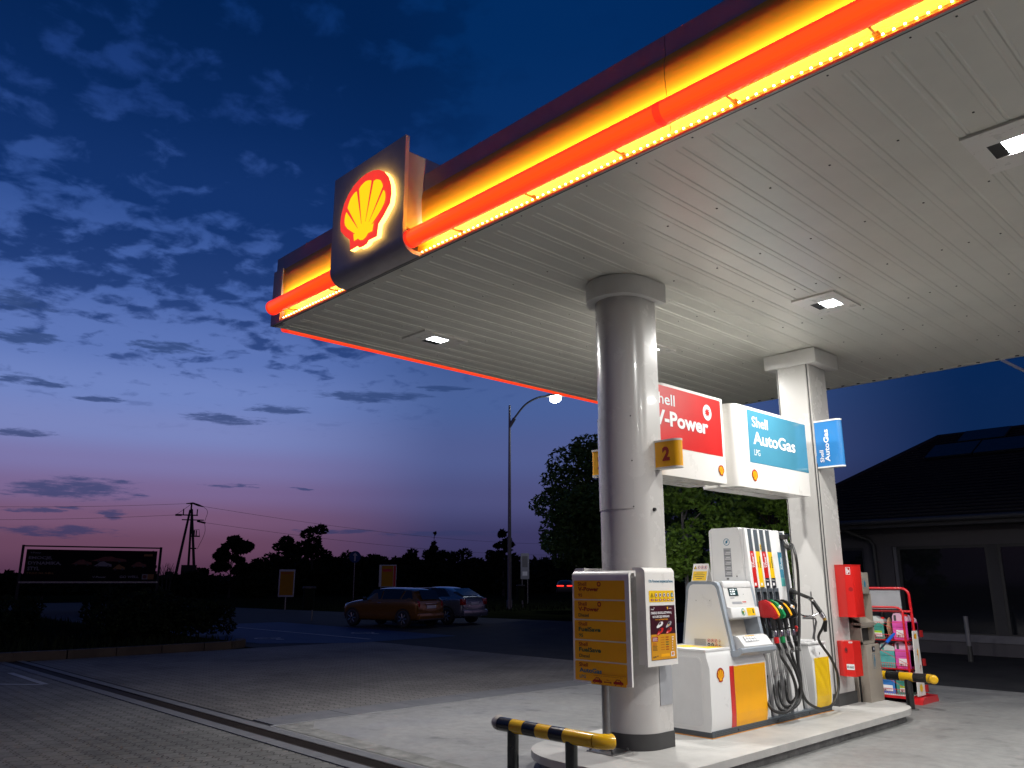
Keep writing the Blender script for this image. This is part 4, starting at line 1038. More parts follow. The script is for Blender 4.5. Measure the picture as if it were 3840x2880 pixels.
hs = [[(HX, 8.28, .83), (HX+.01, 8.43, .67), (HX+.01, 8.52, .50), (HX, 8.50, .38), (HX-.02, 8.36, .285), (HX-.05, 8.20, .285), (HX-.10, 8.13, .35), (HX-.20, 8.25, .50), (-4.74, 8.36, .62)],
      [(HX, 8.40, .86), (HX, 8.55, .69), (HX, 8.635, .50), (HX, 8.58, .36), (HX-.03, 8.43, .29), (HX-.08, 8.32, .30), (HX-.14, 8.34, .40), (-4.73, 8.49, .60)],
      [(HX, 8.50, .86), (HX-.01, 8.60, .69), (HX-.01, 8.67, .52), (HX-.02, 8.62, .39), (HX-.05, 8.50, .315), (HX-.10, 8.42, .33), (HX-.16, 8.47, .44), (-4.73, 8.62, .62)],
      [(HX, 8.61, .90), (HX-.01, 8.645, .74), (HX-.01, 8.67, .58), (HX-.03, 8.64, .44), (HX-.07, 8.56, .35), (HX-.12, 8.56, .37), (HX-.17, 8.64, .48), (-4.73, 8.76, .62)]]
join_hose(nozzle(8.355, 'nozzle_red', 'orange_yellow', 'nozzle_red', hs[0])); join_hose(nozzle(8.49, 'nozzle_green', None, 'nozzle_green', hs[1]))
join_hose(nozzle(8.625, 'black_plastic', 'orange_yellow', None, hs[2])); join_hose(nozzle(8.76, 'black_plastic', None, None, hs[3]))
# gas breakaway, holster and nozzle
b = MB(); cy = 9.085
b.box((tx(2.1)+.0, cy-.04, 2.10), (tx(2.1)+.08, cy+.04, 2.16), 'black_plastic', .01); b.tube([(tx(2.1)+.05, cy, 2.11), (tx(2.0)+.09, cy-.02, 2.02)], [.028, .022], 'steel', 12)
b.tube([(tx(2.0)+.06, cy-.03, 2.03), (tx(2)+.12, cy-.06, 1.99)], .026, 'black_plastic', 12)
b.build('breakaway', fp)
b = MB()
b.tube(curve([(tx(1.48), cy, 1.50), (tx(1.48)+.05, cy, 1.50), (tx(1.48)+.10, cy-.02, 1.49), (tx(1.48)+.17, cy-.04, 1.47), (-4.46, 9.0, 1.42)], 4), [.035]*5+[.028]*4+[.02]*8, 'black_plastic', 14)
b.tube([(-4.55, 9.03, 1.45), (-4.47, 9.0, 1.41), (-4.42, 9.02, 1.33), (-4.38, 9.03, 1.25)], [.016, .02, .02, .019], 'steel', 12)
b.tube([(-4.455, 9.0, 1.40), (-4.385, 9.03, 1.27)], [.023, .025], 'black_plastic', 14)
b.tube([(-4.385, 9.03, 1.265), (-4.36, 9.04, 1.215)], [.028, .027], 'steel', 14); b.tube([(-4.36, 9.04, 1.215), (-4.35, 9.045, 1.19)], .022, 'brass', 12)
b.tube(curve([(-4.40, 9.02, 1.27), (-4.47, 8.95, 1.235), (-4.56, 8.93, 1.24), (-4.64, 8.98, 1.28)], 4), .011, 'steel', 8)
b.tube(curve([(tx(1.4), cy, 1.42), (tx(1.3)+.07, cy, 1.36), (tx(1.2)+.04, cy, 1.27), (tx(1.1)+.03, cy, 1.12)], 4), .013, 'black_plastic', 10)
b.tube([(-4.61, 8.83, 1.11), (-4.58, 8.83, 1.09)], [.03, .03], 'nozzle_red', 12)
gn = b.build('gas_nozzle', fp)
b = MB()
P_ = [(tx(2)+.12, 9.03, 2.0)]+[(-4.5, y, z) for y, z in ((8.72, 2.0), (8.77, 1.90), (8.79, 1.74), (8.77, 1.46), (8.71, 1.07), (8.64, .84), (8.63, .55), (8.71, .38), (8.88, .285), (9.10, .235), (9.36, .26), (9.53, .40), (9.54, .58), (9.40, .76), (9.15, .97))]+[(-4.40, 9.06, 1.10), (-4.35, 9.045, 1.19)]
P_[1] = (-4.58, 8.86, 2.03)
b.tube(curve(P_, 6), .0155, 'rubber', 12)
for k in range(11): q = k/11; p = Vector((-4.352-.048*q*.5, 9.045+.03*q, 1.185-.12*q)); b.tube([p, p+Vector((0, .002, -.007))], .024-.0004*k, 'rubber', 10)
b.build('gas_hose', fp)
b = MB(); b.tube([(-4.70, 9.21, 1.20), (-4.55, 9.21, 1.20), (-4.55, 9.23, 1.16), (-4.60, 9.22, .97)], .013, 'post_steel', 10); b.tube([(-4.62, 9.30, 1.5), (-4.62, 9.30, .94)], .008, 'post_steel', 8); b.build('hose_bracket', fp)
# gas cabinet
b = cab(9.19, 9.625, .90, fp, 'gas')
b.box((PB, 9.18, .90), (PX-.03, 9.63, .925), 'cab_white', .006); b.box((PB+.05, 9.2, .925), (PX-.08, 9.6, .935), 'cab_inset')
gc = b.build('gas_cabinet', fp)
b = MB(); b.T = face_x(PX); b.quad(9.235, .335, 9.60, .755, .002, 'bright_yellow'); b.add([(9.235, .335, .002), (9.60, .335, .002), (9.60, .26, -.005), (9.235, .26, -.005), (9.60, .213, -.015), (9.235, .213, -.015)], [(3, 2, 1, 0), (5, 4, 2, 3)], 'bright_yellow')
b.disc((9.41, .80, -.012), .010, 'black_plastic', 10); b.disc((9.41, .788, -.0115), .006, 'black_plastic', 8)
b.build('front_decal', gc, recalc=False)
# ================================================================ THINGS ROUND THE REAR COLUMN
XZ = Matrix(((1,0,0,0),(0,0,1,0),(0,1,0,0),(0,0,0,1)))       # local (a, b, d) -> world (x=a, z=b, y=d)
XY = Matrix.Identity(4)
fb = thing('extinguisher_cabinet', 'large red fire extinguisher cabinet fixed high on the square rear column', 'extinguisher cabinet', (-4.62, 10.3, 1.19))
b = MB(); xa, xb = -4.717, -4.50
pts = [(xa, 10.19), (xa+.13, 10.165), (xb, 10.20), (xb, 10.45), (xa, 10.45)]
b.prism(pts, 1.19, 1.815, 'fire_red'); b.prism([(xa-.0, 10.185), (xa+.13, 10.160), (xb+.004, 10.196), (xb+.004, 10.453), (xa, 10.453)], 1.812, 1.822, 'fire_red'); b.prism([(xa, 10.185), (xa+.13, 10.160), (xb+.004, 10.196), (xb+.004, 10.453), (xa, 10.453)], 1.184, 1.192, 'fire_red')
b.build('case', fb)
b = MB(); b.T = face_x(xb); b.box((10.215, 1.205, 0), (10.44, 1.80, .006), 'fire_red', .002)
b.build('door', fb)
b = MB(); b.T = Matrix.Translation((xa+.13, 10.165, 0)) @ Matrix.Rotation(math.atan2(.035, xb-xa-.13), 4, 'Z') @ Matrix(((1,0,0,0),(0,0,-1,0),(0,1,0,0),(0,0,0,1)))
b.quad(.018, 1.70, .070, 1.79, .0015, 'print_white'); b.quad(.023, 1.705, .065, 1.785, .002, 'text_red')
b.quad(.030, 1.712, .043, 1.765, .0025, 'print_white'); b.disc((.037, 1.772, .0025), .006, 'print_white', 8); b.poly([(.05, 1.72), (.060, 1.735), (.055, 1.76), (.048, 1.745)], .0025, 'print_white')
b.ring((.060, 1.52, .001), .012, .026, 'text_red', 18) ; b.disc((.060, 1.52, .0006), .022, 'text_red', 14)
b.build('front_decal', fb, recalc=False)
fb2 = thing('fire_blanket_box', 'smaller red fire blanket box low on the square rear column', 'fire blanket box', (-4.62, 10.25, .5))
b = MB(); xb2 = -4.515
b.prism([(xa, 10.07), (xb2-.10, 10.03), (xb2, 10.06), (xb2, 10.27), (xa, 10.27)], .495, .905, 'fire_red'); b.build('case', fb2)
b = MB(); b.T = face_y(10.04); T_ = b.T
b.T = Matrix.Translation((xb2-.10, 10.03, 0)) @ Matrix.Rotation(math.atan2(.03, .10), 4, 'Z') @ Matrix(((1,0,0,0),(0,0,-1,0),(0,1,0,0),(0,0,0,1)))
b.quad(.010, .575, .098, .640, .002, 'print_white')
for i_, wd in enumerate(('KOC', 'GAŚNICZY')): text(b, wd, .014 if i_ == 0 else .040, .592, .036 if i_ == 0 else .094, .622, .003, 'text_dark', .03)
b.disc((.020, .80, .0015), .020, 'text_red', 14, .035); b.disc((.020, .805, .002), .008, 'black_plastic', 10, .022)
b.quad(.055, .885, .099, .902, .002, 'print_white'); b.quad(.060, .891, .094, .896, .003, 'sign_red')
b.build('front_decal', fb2, recalc=False)

# waste and towel station
bn = thing('service_bin', 'tall beige waste bin and paper towel station behind the rear column', 'bin', (-4.8, 10.75, IZ))
b = MB(); bx0, bx1, by0, by1 = -5.02, -4.585, 10.52, 10.93
b.box((bx0, by0, IZ), (bx1-.11, by1, 1.74), 'bin_beige', .006)
b.box((bx1-.10, by0+.0, 1.46), (bx1-.03, by1, 1.73), 'bin_beige', .006)
b.box((bx1-.16, by0+.0, 1.10), (bx1-.02, by0+.012, 1.46), 'bin_beige'); b.box((bx1-.16, by1-.02, 1.08), (bx1-.02, by1, 1.46), 'bin_beige')
b.T = XZ; b.prism([(bx1-.11, 1.06), (bx1-.01, 1.06), (bx1-.005, 1.10), (bx1-.11, 1.16)], by0+.0, by1, 'bin_beige'); b.T = XY
b.box((bx1-.11, by0, .84), (bx1-.02, by0+.03, 1.07), 'bin_beige'); b.box((bx1-.11, by1-.03, .84), (bx1-.02, by1, 1.07), 'bin_beige')
b.box((bx1-.11, by0, 1.04), (bx1-.02, by1, 1.07), 'bin_beige'); b.box((bx1-.11, by0, .84), (bx1-.02, by1, .87), 'bin_beige'); b.box((bx1-.11, by0+.03, .87), (bx1-.09, by1-.03, 1.04), 'black_plastic')
b.build('housing', bn)
b = MB(); b.box((bx1-.09, by0+.02, IZ+.0), (bx1+.02, by1+.01, .835), 'bin_beige', .006); b.box((bx1-.108, by0+.01, IZ), (bx1-.09, by1, .83), 'black_plastic')
b.build('bin_door', bn)
b = MB(); b.T = face_x(bx1+.02)
b.poly(rrect(10.70, .745, 10.79, .81, .012), .002, 'text_dark'); b.quad(10.735, .765, 10.775, .795, .003, 'board_grey')
b.poly(rrect(10.70, .545, 10.785, .725, .01), .002, 'text_blue'); b.poly(rrect(10.703, .548, 10.782, .722, .009), .003, 'bin_beige')
b.disc((10.745, .70, .004), .010, 'text_blue', 8); b.poly([(10.725, .565), (10.745, .565), (10.762, .64), (10.755, .685), (10.735, .685)], .004, 'text_blue')
b.T = face_x(bx1-.03)
for yy in (10.60, 10.74):
    b.poly(rrect(yy, 1.53, yy+.11, 1.65, .008), .002, 'text_blue'); b.poly(rrect(yy+.003, 1.533, yy+.107, 1.647, .007), .003, 'bin_beige')
    b.poly([(yy+.03, 1.545), (yy+.08, 1.545), (yy+.085, 1.60), (yy+.07, 1.61), (yy+.06, 1.63), (yy+.035, 1.63)], .004, 'text_blue')
b.disc((10.72, 1.69, .002), .006, 'text_blue', 8); b.build('pictogram', bn, recalc=False)
sq = thing('squeegee', 'window squeegee with blue grip leaning out of the bin station in front of the rack', 'squeegee', (-4.63, 11.0, .7))
b = MB(); b.tube([(-4.63, 10.95, .70), (-4.60, 11.27, .835)], .012, 'steel', 10); b.build('pole', sq)
b = MB(); b.tube([(-4.60, 11.25, .828), (-4.595, 11.29, .845), (-4.59, 11.42, .90), (-4.585, 11.50, .93), (-4.584, 11.515, .936)], [.016, .022, .021, .016, .006], 'squeegee_blue', 12); b.build('grip', sq)

# barrier bars
def barrier(x0, x1, y, z, base, sg, label, r=.056, first=True):
    t = thing('crash_barrier', label, 'crash barrier', ((x0+x1)/2, y, base), 'striped crash barriers at the ends of the island')
    b = MB(); n = 8; L = (x1-x0-.10)
    # straight striped run
    k = 7; xs = [x0+.05+L*i/k for i in range(k+1)]
    for i in range(k):
        m = 'barrier_black' if i % 2 == 0 else 'barrier_yellow'
        if i in (0,) and sg > 0: m = 'barrier_black'
        if i == k-1: m = 'barrier_yellow' if sg > 0 else m
        b.tube([(xs[i], y, z), (xs[i+1], y, z)], r, m, 24, caps=False)
    for xe, s in ((x1-.05, 1), (x0+.05, -1)):
        pts = [(xe+s*.10*math.sin(rad(a)), y+sg*.10*(1-math.cos(rad(a))), z) for a in range(0, 76, 15)]
        e = Vector(pts[-1]); d = (e-Vector(pts[-2])).normalized()
        cap = 'barrier_yellow' if (s > 0) else ('bin_beige' if sg > 0 else 'barrier_yellow')
        b.tube(pts, r, cap, 24, caps=False)
        b.tube([e, e+d*.012, e+d*.022], [r, r*.93, r*.6], cap, 24)
    if sg > 0:
        b.T = Matrix.Translation(((x0+x1)/2+.02, y, z)) @ Matrix.Rotation(rad(28), 4, 'X')
    b.T = Matrix.Identity(4)
    b.build('rail', t)
    for px_ in (x0+.20, x1-.30):
        p = MB(); p.cyl((px_, y, base-.02), (px_, y, z-.03), r*.88, 'barrier_black' if sg < 0 else 'post_dark', 24)
        p.cyl((px_, y, base), (px_, y, base+.008), r*1.7, 'concrete_rim', 18)
        p.build('post', t)
    return t
mat('post_dark', (.045, .05, .05, 1), .22, .6, coat=.3, var=.2)
MATS['post_steel_b'] = MATS['post_dark']
barrier(-5.42, -4.26, 5.0, .435, 0, 1, 'black and yellow striped crash bar in front of the near island tip')
barrier(-5.45, -4.14, 11.42, .40, 0, -1, 'black and yellow striped crash bar at the far end in front of the rack')

# ---------------------------------------------------------------- display rack with jugs
rk = thing('display_rack', 'red wire display rack with three shelves of washer fluid behind the far crash bar', 'display rack', (-5.1, 12.2, 0))
RX0, RX1, RY = -5.75, -4.55, 12.05
b = MB(); r = .016
hoop = [(RX1-.0, RY+.12, .10), (RX1, RY+.06, .9), (RX1, RY+.02, 1.38)]+[(RX1-.10+.10*math.cos(rad(a)), RY+.02, 1.42+.10*math.sin(rad(a))) for a in range(10, 91, 20)]
b.tube(hoop+[(RX0+.1, RY+.02, 1.52)]+[(RX0+.1-.10*math.sin(rad(a)), RY+.02, 1.42+.10*math.cos(rad(a))) for a in range(10, 91, 20)]+[(RX0, RY+.06, .9), (RX0, RY+.12, .10)], r*1.15, 'rack_red', 10)
fr = [(RX1-.06, RY-.10, .12), (RX1-.09, RY-.05, 1.10)]+[(RX1-.19+.10*math.cos(rad(a)), RY-.04, 1.18+.08*math.sin(rad(a))) for a in range(0, 91, 22)]
b.tube(fr+[(RX0+.2, RY-.04, 1.26)]+[(RX0+.19-.10*math.sin(rad(a)), RY-.04, 1.18+.08*math.cos(rad(a))) for a in range(0, 91, 22)]+[(RX0+.06, RY-.10, .12)], r, 'rack_red', 10)
b.tube([(RX1, RY+.02, 1.205), (RX0, RY+.02, 1.205)], r, 'rack_red', 10)
b.box((RX0+.0, RY-.10, .05), (RX1-.04, RY+.42, .095), 'rack_red'); 
b.T = Matrix.Identity(4)
for x in (RX1-.02, RX0-.06): b.T = Matrix(((0,0,1,0),(1,0,0,0),(0,1,0,0),(0,0,0,1))); b.prism([(RY-.16, .0), (RY+.46, .0), (RY+.42, .085), (RY-.06, .085)], x-.03, x+.10, 'rack_red')
b.T = XY
b.build('frame', rk)
b = MB(); b.box((RX0+.2, RY+.03, 1.235), (RX1-.125, RY+.042, 1.495), 'board_grey'); b.build('header_board', rk)
for x in (RX0-.022, RX1+.012):
    b = MB(); b.T = Matrix(((0,0,1,0),(1,0,0,0),(0,1,0,0),(0,0,0,1))); b.prism([(RY-.11, .10), (RY+.16, .10), (RY+.11, .95), (RY-.06, .95)], x, x+.010, 'white_sign'); sp_ = b.build('side_panel', rk)
b = MB(); b.T = face_x(RX1+.023)
b.quad(RY-.005, .84, RY+.055, .91, .001, 'bright_yellow'); b.disc((RY-.01, .875, .002), .028, 'sign_yellow', 14); b.ring((RY-.01, .875, .003), .020, .027, 'sign_red', 14)
b.poly([(RY+.01, .68), (RY+.055, .72), (RY+.05, .60), (RY+.02, .50), (RY+.035, .60)], .002, 'sign_yellow'); b.poly([(RY+.0, .64), (RY+.03, .655), (RY+.015, .62)], .003, 'text_red')
b.poly([(RY+.07, .50), (RY+.09, .49), (RY+.08, .42), (RY+.10, .45), (RY+.07, .40)], .002, 'text_red'); b.disc((RY+.02, .20, .002), .05, 'bright_yellow', 16)
b.build('print', sp_, recalc=False)
for zs in (.82, .44, .10):
    b = MB(); ys0 = RY-.08-(.82-zs)*.03; ys1 = ys0+.34
    b.box((RX0+.03, ys0, zs-.012), (RX1-.05, ys1, zs), 'rack_red') if zs > .2 else b.box((RX0+.03, ys0, zs-.012), (RX1-.05, ys1, zs), 'white_sign')
    for zz, rr in ((zs+.07, .004), (zs+.235, .0035)): b.tube([(RX0+.03, ys0-.01, zz), (RX1-.05, ys0-.01, zz)], rr, 'rack_red', 6)
    x = RX0+.04
    while x < RX1-.06: b.tube([(x, ys0-.01, zs), (x, ys0-.01, zs+.07)], .0022, 'rack_red', 5, smooth=False); x += .027
    for xc in (RX0+.30, RX1-.42):
        b.tube([(xc, ys0-.012, zs+.235), (xc+.36, ys0-.012, zs+.06)], .003, 'rack_red', 5); b.tube([(xc, ys0-.012, zs+.235), (xc-.26, ys0-.012, zs+.08)], .003, 'rack_red', 5)
    b.box((RX1+.025, ys1-.09, zs+.04), (RX1+.05, ys1-.03, zs+.13), 'text_red') if zs < .9 else None
    b.build('shelf', rk)
def jug(x, y, z, w, h, low, top, lab, label, flip=1, cap='fire_red'):
    t = thing('fluid_jug', label, 'jug', (x, y, z), 'washer fluid jugs on the rack')
    d = .16; b = MB(); b.T = Matrix.Translation((x, y, z)) @ Matrix(((flip,0,0,0),(0,0,1,0),(0,1,0,0),(0,0,0,1)))
    hl = h*.70
    lowp = [(0, .012), (.012, 0), (w-.012, 0), (w, .012), (w, hl), (0, hl)]
    up = [(0, hl), (w, hl), (w, h*.80), (w*.92, h*.87), (w*.80, h*.885), (w*.66, h*.90), (w*.50, h*.985), (w*.30, h), (w*.10, h*.97), (0, h*.86)]
    for q, m, ds in ((lowp, low, ((-d/2, d/2), )), (up, top, ((-d/2+.012, d/2-.012), ))):
        for a, c in ds: b.prism(q, a, c, m, True)
    b.prism([(.0, .03), (w, .03), (w, hl-.01), (.0, hl-.01)], -d/2-.006, d/2+.006, low)
    b.prism(rrect(w*.12, h*.70, w*.27, h*.92, w*.05), -d/2+.004, d/2-.004, 'dark_grey' if top != 'jug_clear' else 'jug_green')
    b.build('body', t)
    c = MB(); c.cyl((x+flip*w*.82, y, z+h*.86), (x+flip*w*.82, y, z+h*.95), .024, cap, 14); c.build('cap', t)
    if lab:
        l = MB(); l.T = face_y(y-d/2-.007, min(x, x+flip*w), z)
        l.quad(w*.22, h*.10, w*.85, h*.36, .001, 'print_white')
        if lab == 'lime': l.quad(w*.22, h*.27, w*.85, h*.36, .002, 'lime')
        for k in range(3): l.quad(w*.30, h*.13+k*h*.045, w*.78, h*.14+k*h*.045, .002, 'board_grey')
        l.quad(w*.28, h*.11, w*.42, h*.17, .003, 'text_grey')
        l.build('sticker', t, recalc=False)
    return t
jy = RY+.06
J = [(-5.13, .822, .20, .31, 'jug_green', 'jug_clear', 'lime', 'green jug with lime label on the top shelf beside the bin', 1),
     (-4.805, .822, .20, .36, 'jug_pink', 'jug_pale_pink', 'w', 'bright pink jug at the right end of the top shelf', 1),
     (-5.38, .822, .20, .31, 'jug_green', 'jug_clear', 'lime', 'green jug on the top shelf hidden behind the bin', 1),
     (-5.25, .442, .20, .34, 'jug_teal', 'jug_clear', 'w', 'teal jug with white label on the middle shelf behind the squeegee', 1),
     (-4.805, .442, .20, .36, 'jug_pink', 'jug_pale_pink', 'w', 'pink jug at the right end of the middle shelf', 1),
     (-5.015, .442, .20, .33, 'jug_teal', 'jug_clear', '', 'teal jug in the middle of the middle shelf', 1),
     (-5.06, .102, .21, .30, 'jug_blue', 'jug_clear', 'w', 'blue jug on the bottom shelf beside the bin', 1),
     (-4.83, .102, .20, .31, 'jug_green', 'jug_clear', 'lime', 'green jug with lime label at the right end of the bottom shelf', 1)]
for x, z, w, h, lo, tp, lb, lab, fl in J: jug(x, jy-(.82-z)*.03, z, w, h, lo, tp, lb, lab, fl)
jug(-4.80, jy+.19, .822, .20, .33, 'jug_pink', 'jug_pale_pink', '', 'second pink jug in the back row of the top shelf')
jug(-5.10, jy+.19, .442, .20, .33, 'jug_teal', 'jug_clear', '', 'teal jug in the back row of the middle shelf')
jug(-5.12, jy+.19, .102, .20, .31, 'jug_teal', 'jug_clear', '', 'teal jug in the back row of the bottom shelf')
jug(-4.88, jy+.19, .102, .20, .31, 'jug_green', 'jug_clear', '', 'green jug in the back row of the bottom shelf')
bg_ = MB(); bmx = bmesh.new(); bmesh.ops.create_icosphere(bmx, subdivisions=3, radius=1)
for v in bmx.verts:
    k = 1+.16*math.sin(v.co.x*9+v.co.z*7)+.10*math.sin(v.co.z*17+v.co.y*6); v.co = Vector((v.co.x*.032*k, v.co.y*.07*k, v.co.z*.15))
bmesh.ops.translate(bmx, verts=bmx.verts, vec=(-4.865, jy-.02, .97)); bg_.bm(bmx, 'kraft', False)
tag(bg_.build('paper_bag'), 'crumpled brown bag squeezed between the green and pink jugs on the top shelf', 'bag')

# ================================================================ SHOP BUILDING
shop = thing('shop_building', 'low dark shop building with hipped tiled roof, white eaves and wide windows at the right', 'building', (0, 22, 0))
WY = 20.6; SX0, SX1 = -10.6, 9.5; SYB = 31.5; RZ = 5.85; EZ = 3.02
b = MB(); wins = [(-7.95, -5.95), (-5.75, -3.75), (-3.55, -1.5), (-1.3, .7), (.9, 2.9), (3.1, 5.1)]; ww = [(-10.1, -8.75)]
b.box((SX0, WY+.02, 2.44), (SX1, WY+.30, EZ), 'shop_wall'); b.box((SX0, WY, 0), (SX1, WY+.30, .40), 'shop_wall')
xs = [SX0]+[q for w in ww for q in w]+[-8.05, 5.2, SX1]
for i in range(0, len(xs), 2): b.box((xs[i], WY+.01, .40), (xs[i+1], WY+.30, 2.44), 'shop_wall')
b.box((SX0, WY+.30, 0), (SX0+.3, SYB, EZ), 'shop_wall'); b.box((SX1-.3, WY+.30, 0), (SX1, SYB, EZ), 'shop_wall'); b.box((SX0+.3, SYB-.3, 0), (SX1-.3, SYB, EZ), 'shop_wall')
b.box((SX0+.3, WY+.3, 2.6), (SX1-.3, SYB-.3, 2.7), 'shop_soffit'); b.box((SX0+.3, WY+.3, -.004), (SX1-.3, SYB-.3, .06), 'shop_soffit')
for (qa, qb), (qc, qd) in zip(wins, wins[1:]): b.box((qb, WY+.04, .40), (qc, WY+.25, 2.44), 'shop_soffit')
b.build('wall', shop)
b = MB(); b.box((SX0-.4, WY-.7, 2.86), (SX1+.4, WY+.02, 2.98), 'shop_soffit'); b.box((SX0-.5, WY-.72, 2.92), (SX1+.5, WY-.69, 3.06), 'shop_wall'); b.build('eaves', shop)
ov = .75; e = [(SX0-ov, WY-ov, EZ), (SX1+ov, WY-ov, EZ), (SX1+ov, SYB+ov, EZ), (SX0-ov, SYB+ov, EZ)]; r0, r1 = (-8.5+.1, 26, RZ), (SX1-4, 26, RZ)
b = MB(); th = .1
b.add(e+[r0, r1], [(0, 1, 5, 4), (1, 2, 5), (2, 3, 4, 5), (3, 0, 4)], 'roof_tile'); b.add([(p[0], p[1], p[2]-.02) for p in e], [(3, 2, 1, 0)], 'shop_soffit')
for (pa, pb_) in ((e[0], r0), (r0, r1), (e[1], r1)): b.tube([(pa[0], pa[1], pa[2]+.03), (pb_[0], pb_[1], pb_[2]+.03)], .07, 'roof_tile', 8)
rows = 30
for i in range(rows):
    t0 = i/rows; y = (WY-ov)*(1-t0)+26*t0; z = EZ*(1-t0)+RZ*t0; xa = e[0][0]*(1-t0)+r0[0]*t0; xb = e[1][0]*(1-t0)+r1[0]*t0
    b.box((xa+.05, y-.02, z+.005), (xb-.05, y+.05, z+.05), 'roof_tile')
roof = b.build('roof', shop)
sl_ = math.atan2(RZ-EZ, 26-WY+ov)
b = MB(); b.T = Matrix.Translation((0, WY-ov, EZ)) @ Matrix.Rotation(sl_, 4, 'X')
Ls = math.hypot(RZ-EZ, 26-WY+ov)
for row, (v0, v1, xst) in enumerate(((Ls*.66, Ls*.83, -8.15), (Ls*.85, Ls*1.0, -7.6))):
    for k in range(7):
        if row == 1 and k == 1: continue
        b.box((xst+k*1.25, v0, .06), (xst+k*1.25+1.2, v1-.03, .12), 'solar')
b.build('solar_panel', roof)
b = MB(); b.tube([(SX0-.6, WY-ov, EZ-.02), (SX1+.6, WY-ov, EZ-.02)], .07, 'dark_grey', 10)
b.tube([(-9.1, WY-ov, 2.95), (-8.55, WY-.1, 2.62), (-8.45, WY-.08, 2.5), (-8.42, WY-.08, .05)], .055, 'dark_grey', 10); b.build('gutter', shop)
for i, (xa, xb) in enumerate(ww+wins):
    b = MB(); 
    for q in ((xa, .40, xa+.06, 2.44), (xb-.06, .40, xb, 2.44), (xa+.06, 2.37, xb-.06, 2.44), (xa+.06, .40, xb-.06, .47)): b.box((q[0], WY+.05, q[1]), (q[2], WY+.12, q[3]), 'dark_grey')
    w_ = b.build('window', shop)
    b = MB(); b.box((xa+.06, WY+.08, .47), (xb-.06, WY+.09, 2.37), 'glass_dark'); b.build('pane', w_)
b = MB(); b.box((-8.05, WY-.03, .28), (5.2, WY+.0, .44), 'frame_white'); b.build('sill', shop)
b = MB(); b.box((-8.04, WY+.04, .44), (-7.96, WY+.10, 2.43), 'frame_white'); b.build('frame', shop)
for cx, m in ((-5.1, 'board_grey'), (-3.0, 'sign_yellow')):      # things seen dimly through the glass
    pass
tag(MB().disc((0, 0, 0), .01, 'dark_grey').build('x'), 'x', 'x') if False else None
b = MB(); b.box((-6.12-.0, 19.0, -.02), (-6.04, 19.08, .3), 'dark_grey'); b.cyl((-6.08, 19.04, .3), (-6.08, 19.04, .90), .045, 'frame_white', 14); b.cyl((-6.08, 19.04, 0), (-6.08, 19.04, .3), .045, 'dark_grey', 14)
tag(b.build('bollard'), 'slim pale bollard standing in front of the dark shop windows', 'bollard')
# tie rods and raking beam of the entrance roof
tr = thing('entrance_truss', 'pale steel beam and thin tie rods of an entrance roof at the upper right edge', 'truss', (-2.5, 15.5, 4))
b = MB(); b.tube([(-3.95, 16, 5.50), (-2.9, 16, 4.62), (-1.5, 16, 3.40)], .028, 'white_paint', 10); b.build('tie_rod', tr)
b = MB(); b.tube([(-3.12, 16, 4.82), (-3.13, 16, 6.0)], .02, 'white_paint', 8); b.build('hanger', tr)
b = MB(); b.T = XZ; b.prism([(-3.55, 6.6), (-.7, 3.9), (-.7, 4.2), (-3.2, 6.6)], 15.9, 16.1, 'white_paint'); b.prism([(-3.2, 6.6), (-.7, 4.2), (3.0, 4.2), (3.0, 6.6)], 15.94, 16.06, 'shop_wall'); b.T = XY
b.build('beam', tr)

# ================================================================ STREET LAMP
LB = Vector((-35.8, 34.0, 0))
sl2 = thing('street_lamp', 'tall street lamp with one curved arm and a bright white lit head behind the cars', 'street lamp', LB)
b = MB(); b.tube([LB, LB+Vector((0, 0, 6)), LB+Vector((0, 0, 12.4))], [.13, .10, .065], 'lamp_pole', 14); b.cyl(LB, LB+Vector((0, 0, .5)), .17, 'lamp_pole', 14); b.build('pole', sl2)
dv = Vector((math.cos(rad(46.3)), math.sin(rad(46.3)), 0))
b = MB(); hd_ = LB+dv*2.55+Vector((0, 0, 13.0))
b.tube(curve([LB+Vector((0, 0, 11.2)), LB+dv*.35+Vector((0, 0, 11.65)), LB+dv*1.0+Vector((0, 0, 12.45)), LB+dv*1.8+Vector((0, 0, 12.9)), hd_], 5), .06, 'lamp_pole', 10)
b.tube([LB+Vector((0, 0, 11.0)), LB+dv*.3+Vector((0, 0, 11.55))], [.09, .12], 'lamp_pole', 10); b.build('arm', sl2)
b = MB(); 
bmx = bmesh.new(); bmesh.ops.create_uvsphere(bmx, u_segments=20, v_segments=12, radius=.5)
for v in bmx.verts: v.co = Vector((v.co.x*1.3, v.co.y*.6, v.co.z*.30 if v.co.z > 0 else v.co.z*.12))
bmesh.ops.rotate(bmx, verts=bmx.verts, cent=(0, 0, 0), matrix=Matrix.Rotation(rad(46.3), 3, 'Z')); bmesh.ops.translate(bmx, verts=bmx.verts, vec=hd_+dv*.35); b.bm(bmx, 'lamp_pole', True)
b.build('lamp_head', sl2)
b = MB(); bmx = bmesh.new(); bmesh.ops.create_uvsphere(bmx, u_segments=20, v_segments=12, radius=.36)
for v in bmx.verts: v.co = Vector((v.co.x*1.15, v.co.y*.8, v.co.z*.75))
bmesh.ops.translate(bmx, verts=bmx.verts, vec=hd_+dv*.35+Vector((0, 0, -.16))); b.bm(bmx, 'street_led', True); b.build('lamp_glass', sl2)
d = bpy.data.lights.new('street_light', 'SPOT'); d.energy = 700; d.spot_size = rad(140); d.spot_blend = .6; d.shadow_soft_size = .3; d.color = (.9, .96, 1)
o = bpy.data.objects.new('street_light', d); COL.objects.link(o); o.parent = sl2; o.location = hd_+dv*.35+Vector((0, 0, -.75))-LB

